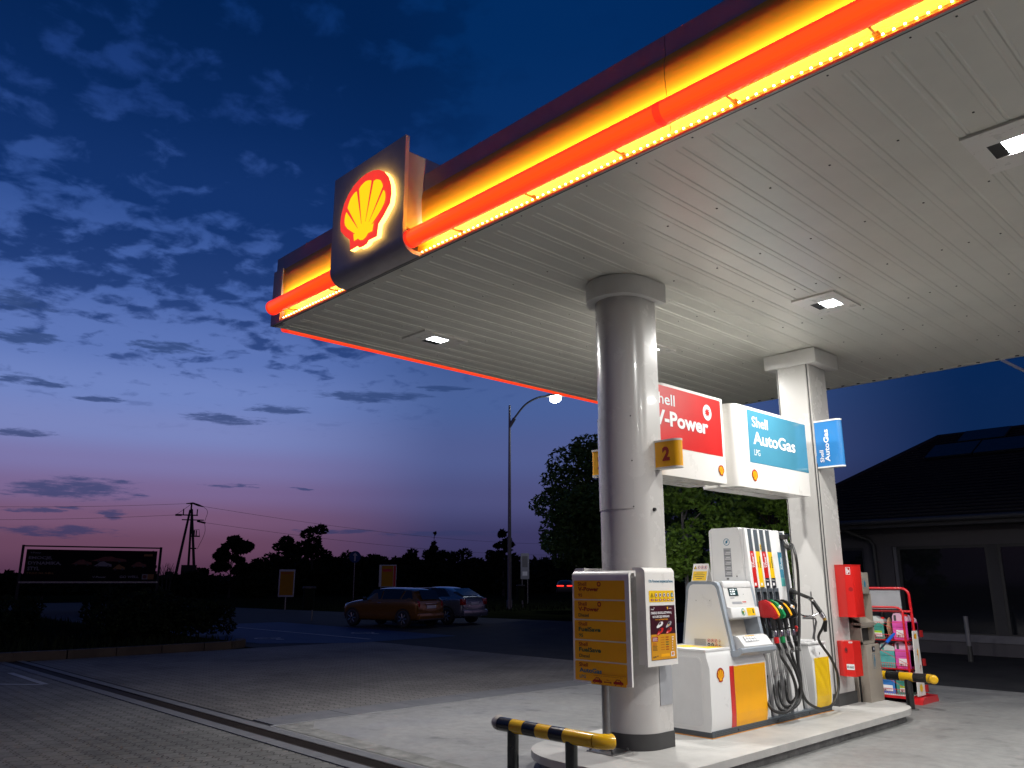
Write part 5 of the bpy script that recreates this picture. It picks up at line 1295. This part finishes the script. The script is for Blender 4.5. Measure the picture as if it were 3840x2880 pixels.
# ================================================================ CARS
def body_loft(st, m, glass_m, name, root, roof_m=None):
    """st: (x, half width sill, half width shoulder, z sill, z shoulder, half width roof, z roof, z belt)"""
    b = MB(); vs = []; k = 13
    for (x, ws, wb, z0, zb, wr, zr) in st:
        half = [(ws*.80, z0), (ws, z0+.06), (wb*1.0, z0+(zb-z0)*.45), (wb, zb-.06), (wb*.975, zb), (wr+.02 if zr > zb+.2 else wb*.86, (zb+zr)/2 if zr > zb+.2 else zb+(zr-zb)*.7)]
        half = half[:5]+[((wb*.96+wr)/2 if zr > zb+.2 else wb*.85, (zb+zr)/2 if zr > zb+.2 else zb+(zr-zb)*.6), (wr if zr > zb+.2 else wb*.6, zr-.02 if zr > zb+.2 else zr)]
        ring = [(p[0], p[1]) for p in half]+[(0, zr)]+[(-p[0], p[1]) for p in half[::-1]]
        vs += [(x, p[0], p[1]) for p in ring]
    n = len(ring); fs = []
    for i in range(len(st)-1):
        for j in range(n-1): fs.append((i*n+j, i*n+j+1, (i+1)*n+j+1, (i+1)*n+j))
        fs.append((i*n+n-1, i*n, (i+1)*n, (i+1)*n+n-1))
    fs += [tuple(range(n-1, -1, -1)), tuple((len(st)-1)*n+j for j in range(n))]
    b.add(vs, fs, m, True)
    if roof_m:
        k2 = b.mi(roof_m)
        for fi, f in enumerate(b.f):
            if all(b.v[i][2] > 1.30 for i in f): b.m[fi] = k2
    o = b.build(name, root, (0, 0, 0)); md = o.modifiers.new('s', 'SUBSURF'); md.levels = 2; md.render_levels = 2
    return o
def side_pt(st, x, z):
    """half width of the side at x, z (greenhouse)"""
    for a, c in zip(st, st[1:]):
        if a[0] <= x <= c[0]:
            t = (x-a[0])/(c[0]-a[0]); s = [a[i]+(c[i]-a[i])*t for i in range(7)]
            _, ws, wb, z0, zb, wr, zr = s
            if z <= zb: return wb
            q = min(1, (z-zb)/max(.01, zr-zb)); return wb*.965+(wr-wb*.965)*q
    return .7
def car(name, label, loc, rotz, st, col, wins, wheels, wr_, W, extra, roof_m=None):
    t = thing(name, label, 'car', loc); t.rotation_euler = (0, 0, rotz)
    body = body_loft(st, col, 'glass_dark', 'body', t, roof_m)
    for poly in wins:
        for sg in (1, -1):
            b = MB(); q = [(x, sg*(side_pt(st, x, z)+.018), z) for x, z in poly]
            b.add(q, [tuple(range(len(q))) if sg < 0 else tuple(range(len(q)-1, -1, -1))], 'glass_dark'); b.build('window', t, (0, 0, 0), False)
    for x in wheels:
        for sg in (1, -1):
            b = MB(); y = sg*(W/2-.085)
            b.tube([(x, y-.10, wr_), (x, y-.08, wr_), (x, y+.08, wr_), (x, y+.10, wr_)], [wr_*.86, wr_, wr_, wr_*.86], 'rubber', 26); w = b.build('wheel', t, (0, 0, 0))
            b = MB(); yo = y+sg*.095
            for k in range(7):
                a = 2*math.pi*k/7; c0, s0 = math.cos(a), math.sin(a)
                b.tube([(x+c0*.04, yo+sg*.01, wr_+s0*.04), (x+c0*wr_*.62, yo+sg*.004, wr_+s0*wr_*.62)], [.022, .028], 'rim', 6)
            b.T = Matrix.Translation((x, yo, wr_)) @ Matrix.Rotation(rad(90), 4, 'X'); b.ring((0, 0, 0), wr_*.60, wr_*.68, 'rim', 22); b.ring((0, 0, .004), wr_*.60, wr_*.68, 'rim', 22); b.disc((0, 0, -.006*sg), wr_*.62, 'black_plastic', 22)
            b.T = XY; b.build('rim', w, (0, 0, 0), False)
            a_ = MB(); yy = sg*(W/2+.0)
            pts = [(x+math.cos(rad(q))*r_, yy+sg*dy, wr_+math.sin(rad(q))*r_) for r_, dy in ((wr_*1.05, .006), (wr_*1.22, .010)) for q in range(-8, 189, 14)]
            n = len(pts)//2; a_.add(pts, [(i, i+1, n+i+1, n+i) for i in range(n-1)], 'black_plastic'); a_.build('wheel_arch', t, (0, 0, 0), False)
    extra(t); return t
# front of the cars is local -x
miniS = [(-1.84, .62, .66, .32, .52, .4, .56), (-1.78, .74, .78, .22, .72, .5, .76), (-1.50, .82, .84, .20, .84, .6, .90), (-1.0, .83, .84, .20, .90, .6, .96), (-.72, .83, .84, .20, .92, .6, 1.00),
         (-.38, .83, .84, .20, .94, .62, 1.34), (-.15, .83, .84, .20, .94, .63, 1.40), (.6, .83, .84, .20, .95, .62, 1.405), (1.25, .83, .84, .20, .96, .60, 1.375), (1.52, .83, .83, .21, .96, .58, 1.30), (1.70, .81, .82, .24, .95, .50, 1.02), (1.80, .78, .80, .28, .90, .45, .95), (1.84, .66, .68, .34, .60, .4, .64)]
def mini_x(t):
    b = MB(); b.add([(1.825, -.50, .98), (1.825, .50, .98), (1.62, .46, 1.31), (1.62, -.46, 1.31)], [(0, 1, 2, 3)], 'glass_dark'); b.build('rear_window', t, (0, 0, 0))
    b = MB(); b.add([(-.76, -.58, 1.00), (-.76, .58, 1.00), (-.42, .52, 1.34), (-.42, -.52, 1.34)], [(3, 2, 1, 0)], 'glass_dark'); b.build('windscreen', t, (0, 0, 0))
    for sg in (1, -1):
        b = MB(); b.T = Matrix.Translation((1.79, sg*.67, .80)) @ Matrix.Rotation(rad(sg*28), 4, 'Z') @ Matrix.Rotation(rad(90), 4, 'Y'); b.T = b.T @ Matrix.Scale(1, 4)
        bmx = bmesh.new(); bmesh.ops.create_uvsphere(bmx, u_segments=14, v_segments=8, radius=1)
        for v in bmx.verts: v.co = Vector((v.co.x*.135, v.co.y*.075, v.co.z*.04))
        b.bm(bmx, 'tail_red', True); b.build('tail_light', t, (0, 0, 0))
        b = MB(); b.box((-.62, sg*.86, .93), (-.50, sg*1.0, 1.05), 'black_plastic', .03); b.build('mirror', t, (0, 0, 0))
        b = MB(); b.T = Matrix.Translation((-1.72, sg*.58, .70)); bmx = bmesh.new(); bmesh.ops.create_uvsphere(bmx, u_segments=14, v_segments=8, radius=.13); b.bm(bmx, 'steel', True); b.build('headlight', t, (0, 0, 0))
        b = MB(); b.box((.0, sg*.845, .84), (.18, sg*.865, .865), 'steel', .006); b.build('door_handle', t, (0, 0, 0))
    b = MB(); b.box((1.83, -.25, .66), (1.862, .25, .77), 'white_sign', .004); b.build('number_plate', t, (0, 0, 0))
    b = MB(); b.box((1.80, -.33, .80), (1.850, .33, .835), 'steel', .01); b.build('boot_handle', t, (0, 0, 0))
    b = MB(); b.box((1.70, -.74, .28), (1.885, .74, .50), 'car_orange', .05); b.box((1.80, -.70, .24), (1.89, .70, .31), 'black_plastic', .02); b.build('bumper', t, (0, 0, 0))
    b = MB(); b.box((1.42, -.52, 1.37), (1.62, .52, 1.395), 'car_roof', .01); b.build('spoiler', t, (0, 0, 0))
astS = [(-2.05, .60, .64, .34, .52, .4, .56), (-1.98, .78, .80, .22, .66, .5, .70), (-1.6, .84, .85, .20, .80, .6, .86), (-1.0, .84, .85, .20, .90, .6, .98), (-.75, .84, .85, .20, .92, .6, 1.02),
        (-.15, .84, .85, .20, .94, .60, 1.36), (.2, .84, .85, .20, .95, .61, 1.42), (.9, .84, .85, .20, .96, .60, 1.41), (1.25, .84, .85, .20, .97, .57, 1.33), (1.85, .84, .84, .22, .98, .50, 1.06), (1.98, .82, .82, .26, .96, .5, 1.00), (2.05, .70, .72, .34, .62, .4, .66)]
def ast_x(t):
    b = MB(); b.add([(1.87, -.58, 1.075), (1.87, .58, 1.075), (1.34, .52, 1.345), (1.34, -.52, 1.345)], [(0, 1, 2, 3)], 'glass_dark'); b.build('rear_window', t, (0, 0, 0))
    for sg in (1, -1):
        b = MB(); b.box((1.90, sg*.58, .72), (2.035, sg*.825, .96), 'tail_red', .03); b.build('tail_light', t, (0, 0, 0))
        b = MB(); b.box((-.60, sg*.87, .93), (-.46, sg*1.02, 1.05), 'car_silver', .03); b.build('mirror', t, (0, 0, 0))
    b = MB(); b.box((2.03, -.26, .72), (2.055, .26, .83), 'white_sign', .004); b.build('number_plate', t, (0, 0, 0))
    b = MB(); b.box((1.90, -.80, .30), (2.11, .80, .54), 'car_silver', .05); b.build('bumper', t, (0, 0, 0))
ax = rad(103); fx_, fy_ = -math.sin(ax), math.cos(ax)                # front direction
rz = math.atan2(-fy_, -fx_)                                       # local +x = rear
rear = Vector((-fx_, -fy_, 0)); side_ = Vector((-rear.y, rear.x, 0))
c1p = Vector((-24.2, 17.75, 0))-rear*1.20+side_*.78
car('parked_car', 'orange compact hatchback with pale roof parked side on in front of the silver car', c1p, rz, miniS, 'car_orange',
    [[(-.66, .985), (-.36, 1.31), (.12, 1.34), (.12, .985)], [(.18, .985), (.18, 1.34), (1.14, 1.32), (1.02, .99)], [(1.12, .99), (1.22, 1.31), (1.42, 1.28), (1.60, 1.00)]], (-1.25, 1.22), .30, 1.68, mini_x, 'car_roof')
c2p = Vector((-24.95, 20.4, 0))-rear*1.30+side_*.78
car('parked_car', 'silver hatchback with red tail lights parked behind the orange car', c2p, rz, astS, 'car_silver',
    [[(-.62, .985), (-.12, 1.33), (.30, 1.36), (.30, .985)], [(.36, .985), (.36, 1.36), (1.02, 1.34), (1.40, 1.04)]], (-1.32, 1.30), .31, 1.71, ast_x)
b = MB()
def atdir(az, dist, z=0): return Vector((-math.sin(rad(az))*dist, math.cos(rad(az))*dist, z))
fc = atdir(42.6, 78, .30)
t = thing('distant_car', 'distant dark car showing two lit red tail lights at the edge of the round column', 'car', fc); t.rotation_euler = (0, 0, rad(42.6-90))
b = MB(); b.T = Matrix.Rotation(rad(90), 4, 'Z') @ Matrix.Identity(4)
o = body_loft([(x, a, c, d, e_, f_, h) for x, a, c, d, e_, f_, h in astS], 'black_plastic', '', 'body', t)
for sg in (1, -1):
    b = MB(); b.box((2.0, sg*.15, .98 if False else .86), (2.09, sg*.78, .94), 'tail_glow'); b.build('tail_light', t, (0, 0, 0))
for x in (-1.3, 1.3):
    for sg in (1, -1): b = MB(); b.cyl((x, sg*.70, .31), (x, sg*.86, .31), .31, 'rubber', 18); b.build('wheel', t, (0, 0, 0))

# ================================================================ SIGNS BY THE CAR PARK
def panel_sign(name, label, cat, az, dist, z0, z1, w, posts, mats_, draw, yaw=0, thick=.06, post_m='lamp_pole'):
    p = atdir(az, dist); t = thing(name, label, cat, p); t.rotation_euler = (0, 0, rad(az+yaw))
    b = MB(); b.box((-w/2, -thick/2, z0), (w/2, thick/2, z1), mats_[0], .01); b.build('panel', t, (0, 0, 0))
    b = MB(); b.T = face_y(-thick/2-.004); draw(b); b.build('sign_face', t, (0, 0, 0), False)
    for px_ in posts: b = MB(); b.box((px_-.035, -.03+thick, 0), (px_+.035, .03+thick, z0+.3), post_m); b.build('post', t, (0, 0, 0))
    return t
def pk(f):
    f.quad(-.38, .82, .38, 2.17, 0, 'sign_dim'); text(f, 'Parking', -.30, 2.0, .28, 2.12, .004, 'text_red', .02)
panel_sign('parking_sign', 'small yellow and white sign on a short post left of the parked cars', 'sign', 61.6, 50, .72, 2.28, .90, (0,), ('board_grey',), pk)
def ad(f):
    f.quad(-.62, 1.5, .70, 3.25, 0, 'poster_orange'); f.quad(-.78, 1.5, -.62, 3.25, .0, 'print_white'); f.quad(.42, 1.5, .70, 3.25, .002, 'text_red')
panel_sign('advert_board', 'tilted orange and white advertising board just behind the roof of the orange car', 'sign', 54.9, 62, 1.2, 2.80, 1.30, (-.5, .5), ('board_grey',), lambda f: (f.quad(-.46, 1.24, .42, 2.74, 0, 'sign_dim'), f.quad(-.62, 1.24, -.47, 2.74, 0, 'board_grey'), f.quad(.44, 1.24, .62, 2.74, 0, 'text_red'), f.quad(-.38, 2.3, .3, 2.5, .002, 'text_red')), yaw=-12)
tb_ = panel_sign('totem_sign', 'narrow grey upright sign on two posts right of the street lamp', 'sign', 45.4, 60, 1.75, 3.6, .62, (-.2, .2), ('board_grey',), lambda f: (f.quad(-.2, 2.6, .2, 3.4, 0, 'text_grey'), f.quad(-.18, 2.0, .18, 2.3, 0, 'print_white')))
p = atdir(57.17, 70); t = thing('road_sign', 'round blue traffic sign with a white arrow in front of the dark trees', 'road sign', p); t.rotation_euler = (0, 0, rad(57.17))
b = MB(); b.cyl((0, 0, 0), (0, 0, 3.9), .035, 'lamp_pole', 8); b.build('post', t, (0, 0, 0))
b = MB(); b.cyl((0, -.05, 3.6), (0, -.03, 3.6), .48, 'blue_paint', 24); b.T = face_y(-.055); b.quad(-.06, 3.25, .06, 3.75, 0, 'board_grey'); b.poly([(-.20, 3.70), (.20, 3.70), (0, 3.95)], 0, 'board_grey'); b.build('disc', t, (0, 0, 0))
for az, dist, lab in ((60.1, 36, 'dark green litter bin on a post between the yellow sign and the orange car'), (45.7, 52, 'dark green litter bin on a post right of the street lamp')):
    p = atdir(az, dist); t = thing('litter_bin', lab, 'bin', p, 'litter bins on posts')
    b = MB(); b.cyl((0, 0, .45), (0, 0, 1.30), .24, 'leaf_dark', 16); b.cyl((0, 0, 1.32), (0, 0, 1.40), .28, 'dark_grey', 16); b.build('drum', t, (0, 0, 0))
    b = MB(); b.cyl((0, .2, 0), (0, .2, 1.3), .03, 'lamp_pole', 8); b.build('post', t, (0, 0, 0))
# billboard
p = atdir(73.4, 56); t = thing('billboard', 'long dark billboard with faint white slogan and coloured car pictures at the left', 'billboard', p); t.rotation_euler = (0, 0, rad(73.4+2))
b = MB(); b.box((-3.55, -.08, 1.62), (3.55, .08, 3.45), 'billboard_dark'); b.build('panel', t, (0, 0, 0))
b = MB()
for x in (-3.75, 3.75): b.box((x-.07, -.05, 0), (x+.07, .09, 3.70), 'twig')
b.box((-3.75, -.05, 3.60), (3.75, .09, 3.68), 'twig'); b.box((-3.75, -.07, 1.50), (3.75, .09, 1.60), 'lamp_pole'); b.build('frame', t, (0, 0, 0))
f = MB(); f.T = face_y(-.085)
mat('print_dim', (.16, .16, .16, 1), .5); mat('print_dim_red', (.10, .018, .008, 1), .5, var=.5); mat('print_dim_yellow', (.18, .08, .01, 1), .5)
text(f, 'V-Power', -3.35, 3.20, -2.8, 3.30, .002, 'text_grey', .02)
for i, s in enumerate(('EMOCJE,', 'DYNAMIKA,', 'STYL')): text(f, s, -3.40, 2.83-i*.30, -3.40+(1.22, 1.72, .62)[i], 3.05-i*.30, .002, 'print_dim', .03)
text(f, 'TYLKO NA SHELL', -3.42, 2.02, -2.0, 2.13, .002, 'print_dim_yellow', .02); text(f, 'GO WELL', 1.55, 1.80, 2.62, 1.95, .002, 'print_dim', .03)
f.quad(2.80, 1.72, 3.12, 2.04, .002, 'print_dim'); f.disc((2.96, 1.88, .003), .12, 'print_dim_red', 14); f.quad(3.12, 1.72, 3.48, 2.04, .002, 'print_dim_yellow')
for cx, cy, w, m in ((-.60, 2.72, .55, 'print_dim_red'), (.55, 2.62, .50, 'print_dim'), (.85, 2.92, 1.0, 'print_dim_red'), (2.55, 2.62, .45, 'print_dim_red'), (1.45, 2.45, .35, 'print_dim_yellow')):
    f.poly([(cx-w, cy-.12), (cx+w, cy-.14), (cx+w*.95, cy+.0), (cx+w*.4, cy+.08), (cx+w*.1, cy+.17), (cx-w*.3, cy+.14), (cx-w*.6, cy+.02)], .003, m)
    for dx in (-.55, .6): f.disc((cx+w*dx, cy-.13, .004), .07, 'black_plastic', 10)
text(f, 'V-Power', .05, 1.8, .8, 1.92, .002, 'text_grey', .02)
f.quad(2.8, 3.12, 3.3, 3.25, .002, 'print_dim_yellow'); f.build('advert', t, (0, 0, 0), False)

# ================================================================ POWER POLE AND LINES
p = atdir(68.0, 95); t = thing('power_pole', 'dark A-frame power pole with crossarms, insulators and a transformer box', 'power pole', p); t.rotation_euler = (0, 0, rad(68))
b = MB()
for x in (-1.05, 1.05): b.tube([(x*1.15, 0, 0), (x*.08-.0, 0, 9.2)], [.17, .11], 'twig', 8)
b.tube([(.35, .5, 0), (.08, .1, 9.3)], [.14, .10], 'twig', 8); b.tube([(-.0, 0, 9.0), (0, 0, 9.9)], .09, 'twig', 8); b.build('leg', t, (0, 0, 0))
b = MB(); b.box((-1.5, -.06, 8.55), (.75, .06, 8.68), 'twig'); b.box((-.85, -.06, 8.05), (1.4, .06, 8.16), 'twig'); b.tube([(-.55, 0, 9.85), (.1, 0, 9.92), (.7, 0, 9.72), (1.25, 0, 9.55)], [.05, .10, .12, .04], 'twig', 8)
b.tube([(-1.55, 0, 8.6), (-.9, 0, 8.6)], .11, 'twig', 8); b.tube([(.7, 0, 8.0), (1.6, 0, 7.8)], [.10, .10], 'twig', 8); b.build('crossarm', t, (0, 0, 0))
b = MB()
for x, z in ((-.75, 8.68), (.65, 8.68), (.35, 6.4), (.55, 6.4), (.75, 6.4)): b.cyl((x, 0, z), (x, 0, z+.6), .06, 'twig', 8)
b.box((.2, -.2, 6.30), (1.15, .2, 6.42), 'twig'); b.tube([(.2, 0, 6.3), (.2, 0, 7.0), (1.0, 0, 7.1), (1.1, 0, 6.4)], .03, 'twig', 6); b.box((.1, -.3, 5.0), (.9, .3, 5.12), 'twig'); b.box((-.45, -.5, 1.9), (1.1, .3, 3.3), 'twig')
for a, c in (((-1.5, 0, 8.6), (0, 0, 9.9)), ((1.2, 0, 9.6), (1.5, 0, 8.0)), ((1.5, 0, 7.9), (1.0, 0, 5.0))):
    m_ = (Vector(a)+Vector(c))/2+Vector((.35, 0, .25)); b.tube(curve([a, m_, c], 5), .022, 'twig', 5)
b.build('transformer', t, (0, 0, 0))
Tp = Matrix.Translation(p) @ Matrix.Rotation(rad(68), 4, 'Z')
def wire(a, c, sag, lab):
    a, c = Vector(a), Vector(c); pts = [a.lerp(c, i/24)+Vector((0, 0, -sag*4*(i/24)*(1-i/24))) for i in range(25)]
    b = MB(); b.tube(pts, .015, 'twig', 5); tag(b.build('power_line'), lab, 'power line', 'overhead power lines')
fr_ = atdir(36, 190, 11.0); lf = atdir(96, 120, 9.5)
wire(Tp @ Vector((1.2, 0, 9.6)), fr_, 2.4, 'thin overhead cable from the very top of the power pole to the right'); wire(Tp @ Vector((1.5, 0, 7.85)), fr_-Vector((0, 0, 2.4)), 2.2, 'thin overhead cable from the lower crossarm of the power pole to the right')
wire(Tp @ Vector((-1.5, 0, 8.6)), lf, 1.2, 'thin overhead cable from the upper crossarm of the power pole to the left'); wire(Tp @ Vector((-.5, 0, 9.85)), lf+Vector((0, 0, 1.6)), 1.2, 'thin overhead cable from the pole top to the left')
# ================================================================ VEGETATION
def leaves_mesh(clumps, n, size, seed, flat=.0):
    """n leaf quads through ellipsoid clumps (cx,cy,cz,rx,ry,rz)"""
    rg = random.Random(seed); vs = []; fs = []
    wts = [c[3]*c[4]*c[5] for c in clumps]; wts = [w**.7 for w in wts]; tot = sum(wts); acc = 0
    for c, w in zip(clumps, wts):
        k = int(n*w/tot)
        for _ in range(k):
            while True:
                p = Vector((rg.uniform(-1, 1), rg.uniform(-1, 1), rg.uniform(-1, 1)))
                if p.length <= 1: break
            p = p.normalized()*(p.length**.45) if p.length > 0 else p
            q = Vector((c[0]+p.x*c[3], c[1]+p.y*c[4], c[2]+p.z*c[5]))
            a = Vector((rg.gauss(0, 1), rg.gauss(0, 1), rg.gauss(0, .7))).normalized(); bb = a.cross(Vector((rg.gauss(0, 1), rg.gauss(0, 1), rg.gauss(0, 1)))).normalized()
            s = size*rg.uniform(.6, 1.35); o = len(vs)
            vs += [tuple(q-a*s), tuple(q+bb*s*.45), tuple(q+a*s), tuple(q-bb*s*.45)]; fs.append((o, o+1, o+2, o+3))
    return vs, fs
def crown_clumps(h0, h1, R_, seed, k=26, shape='round'):
    rg = random.Random(seed); out = []
    for i in range(k):
        t = rg.random(); z = h0+(h1-h0)*t
        env = {'round': math.sin(math.pi*min(.97, max(.06, .12+.86*t)))**.7, 'cone': (1-t)**.9+.06, 'tall': (math.sin(math.pi*(.12+.82*t)))**.6*.8, 'umbrella': .35+.65*math.sin(math.pi*(.3+.6*t))}[shape]
        a = rg.uniform(0, 2*math.pi); r = R_*env*math.sqrt(rg.uniform(.05, 1))*.85
        s = R_*rg.uniform(.16, .36)*((.7+.4*env) if shape != 'cone' else (.25+.9*env))
        out.append((r*math.cos(a), r*math.sin(a), z, s*rg.uniform(.9, 1.35), s*rg.uniform(.9, 1.35), s*rg.uniform(.55, .9)))
    return out
def tree(loc, label, h, R_, base, seed, n, size, leafm, barkm='bark', shape='round', group=None, name='tree', k=26, tr=.022):
    t = thing(name, label, 'tree', loc, group)
    rg = random.Random(seed+99); b = MB(); cl = crown_clumps(base, h, R_, seed, k, shape)
    lean = rg.uniform(-.03, .03)*h
    tp = [(0, 0, -.05), (lean*.2, 0, h*.25), (lean*.6, rg.uniform(-.1, .1), h*.55), (lean, 0, h*.9)]
    b.tube(curve(tp, 4), [h*tr*(1-.85*i/12) for i in range(13)], barkm, 8)
    for c in cl[::2]:
        z0 = max(base*.8, c[2]-R_*.5*rg.uniform(.5, 1.1)); z0 = min(z0, c[2]*.92)
        b.tube([(lean*z0/h, 0, z0), (c[0]*.5, c[1]*.5, (z0+c[2])/2+.1), (c[0], c[1], c[2])], [h*tr*.35, h*tr*.2, h*tr*.06], barkm, 5)
    b.build('trunk', t, (0, 0, 0))
    c = MB(); vs, fs = leaves_mesh(cl, n, size, seed); c.add(vs, fs, leafm); c.build('crown', t, (0, 0, 0), False)
    return t
# large trees right of the street lamp, dark against the dusk
tree(atdir(39.2, 40), 'big dark leafy tree rising left of and behind the round front column', 8.7, 3.6, 2.5, 11, 22000, .13, 'leaf', k=64)
tree(atdir(41.6, 46), 'lower dark tree leaning out left of the round column toward the street lamp', 5.8, 2.4, 2.4, 12, 14000, .14, 'leaf', k=34)
# trees seen between the pump and the columns, some with leaf colour raised to look lit
tree(atdir(34.3, 19), 'slender birch like tree with pale trunk directly right of the round column', 5.4, 1.15, 1.7, 21, 7500, .06, 'leaf_as_lit', 'birch_bark', 'tall', k=30, tr=.013)
tree(atdir(32.4, 27), 'dark tree in the gap behind the slender pale trunk', 6.6, 2.1, 1.5, 22, 11000, .09, 'leaf', k=34)
tree(atdir(28.7, 19.5), 'bright green leafy tree coloured as if lit by the forecourt left of the square column', 4.1, 1.5, 1.1, 23, 13000, .06, 'leaf_as_lit', k=34)
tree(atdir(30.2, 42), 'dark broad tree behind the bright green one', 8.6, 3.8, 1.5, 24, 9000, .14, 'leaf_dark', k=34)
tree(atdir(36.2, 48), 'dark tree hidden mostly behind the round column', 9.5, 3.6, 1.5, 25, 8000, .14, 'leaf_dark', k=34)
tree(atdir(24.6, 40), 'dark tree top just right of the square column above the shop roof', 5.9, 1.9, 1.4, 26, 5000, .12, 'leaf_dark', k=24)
# dark treeline on the horizon
rg = random.Random(5)
def far(az, dist, h, R_, shape, lab, seed, n=1700, base=None, size=.27, k=20):
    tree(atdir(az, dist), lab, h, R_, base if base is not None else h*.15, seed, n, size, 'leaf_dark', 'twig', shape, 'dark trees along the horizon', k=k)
far(65.2, 88, 5.9, 2.3, 'round', 'round dark tree standing alone right of the power pole', 31, 3600, 2.6)
far(61.6, 95, 6.3, 2.6, 'round', 'broad dark tree at the left end of the horizon tree row', 32, 3600)
far(60.0, 98, 7.8, 2.6, 'tall', 'tall ragged dark tree in the horizon row above the yellow sign', 33, 2600)
far(51.77, 100, 7.4, 1.4, 'cone', 'pointed fir silhouette in the middle of the dark tree row', 34, 1500)
far(46.9, 92, 6.9, 1.8, 'tall', 'taller dark tree immediately left of the street lamp pole', 35, 1800)
i = 0; az = 62.5
rels = ['tree of the dark horizon row']
while az > 44.5:
    h = rg.uniform(4.3, 5.4); i += 1
    far(az, rg.uniform(96, 112), h, rg.uniform(2.4, 3.4), 'round', 'dark tree merging into the unbroken tree row on the horizon', 100+i, 1900, .4)
    az -= 1.15
i = 0
for az, h in ((83, 3.4), (79.3, 3.9), (66.9, 2.6), (67.8, 2.4), (69.0, 2.2), (70.3, 4.3), (63.9, 3.0), (63.2, 3.8), (80.5, 2.8), (75.9, 4.2), (72.9, 4.3), (77.8, 2.6)):
    i += 1
    far(az, 88, h, 1.0 if h > 4 else 1.9, 'tall' if h > 4 else 'round', {70.3: 'thin tree top poking above the right end of the billboard', 75.9: 'thin bare tree top above the left part of the billboard', 72.9: 'thin bare tree top above the middle of the billboard', 79.3: 'small dark tree left of the billboard'}.get(az, 'low dark tree on the horizon beside the power pole and billboard'), 200+i, 420 if h > 4 else 1500, .3)
# the far wood behind them reads as one mass
cl = []; rg = random.Random(4); az = 92.0
while az > 30: p = atdir(az, rg.uniform(112, 124)); hh = rg.uniform(2.0, 2.6) if az < 63 else rg.uniform(1.0, 1.4); cl.append((p.x, p.y, hh*.9, 2.6, 2.6, hh)); az -= .42
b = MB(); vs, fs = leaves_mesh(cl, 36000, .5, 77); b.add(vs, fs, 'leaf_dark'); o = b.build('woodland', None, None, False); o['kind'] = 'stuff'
# bare sapling beside the pylon
t = thing('bare_tree', 'leafless thin branched tree left of the power pole', 'tree', atdir(69.1, 80)); rg = random.Random(3); b = MB()
for s_x in (-1.2, .3, 1.5):
    b.tube([(s_x*.5, 0, 0), (s_x*.7, 0, 1.6)], [.07, .05], 'twig', 5)
    for k in range(11):
        a = rg.uniform(-1.2, 1.2); L = rg.uniform(.8, 1.9); q = (s_x*.7+a*L*.5, rg.uniform(-.3, .3), 1.6+L*.65); b.tube([(s_x*.7, 0, 1.5+rg.uniform(0, .2)), q, (q[0]+a*.3, q[1], q[2]+rg.uniform(.2, .6))], [.035, .02, .008], 'twig', 4)
b.build('branch', t, (0, 0, 0))
# bush in the planting bed
def bush(loc, label, R_, h, n, seed, m='leaf_dark'):
    t = thing('bush', label, 'bush', loc); cl = []; rg = random.Random(seed)
    for k in range(22): a = rg.uniform(0, 6.28); r = R_*math.sqrt(rg.random())*.8; cl.append((r*math.cos(a), r*math.sin(a), rg.uniform(.2, .8)*h, R_*.3, R_*.3, h*.28))
    c = MB(); vs, fs = leaves_mesh(cl, n, .07, seed); c.add(vs, fs, m); c.build('foliage', t, (0, 0, 0), False)
    b = MB(); 
    for q in cl[::2]: b.tube([(0, 0, 0), (q[0]*.5, q[1]*.5, q[2]*.5), (q[0], q[1], q[2])], [.03, .02, .008], 'twig', 4)
    b.build('stem', t, (0, 0, 0))
bush(atdir(70.2, 24.5, .09), 'wide black bush in the planting bed below the billboard', 1.75, 1.30, 9000, 61)
bush(atdir(77.5, 26, .09), 'small dark bush at the left edge of the planting bed', 1.0, 1.1, 3000, 62)
bush(atdir(66.6, 27, .09), 'low bush at the right end of the planting bed', .9, .9, 3000, 63)
# grass verges
t_v = []; rg = random.Random(8); b = MB(); vs = []; fs = []
for _ in range(14000):
    u = rg.random()
    if u < .5: x, y, z0 = rg.uniform(-42, -20.2), rg.uniform(-1, 9.6), .09
    else: x, y, z0 = rg.uniform(-70, -33), rg.uniform(26, 50), 0
    a = rg.uniform(0, 3.14); s = .03; h = rg.uniform(.08, .28); o = len(vs)
    vs += [(x-s*math.cos(a), y-s*math.sin(a), z0), (x+s*math.cos(a), y+s*math.sin(a), z0), (x+rg.uniform(-.08, .08), y+rg.uniform(-.08, .08), z0+h)]; fs.append((o, o+1, o+2))
b.add(vs, fs, 'leaf_dark'); o = b.build('grass', None, None, False); o['kind'] = 'stuff'
for o in bpy.data.objects:
    if o.type == 'MESH' and o.parent is None and 'kind' not in o.keys() and 'label' not in o.keys(): print('UNTAGGED', o.name)
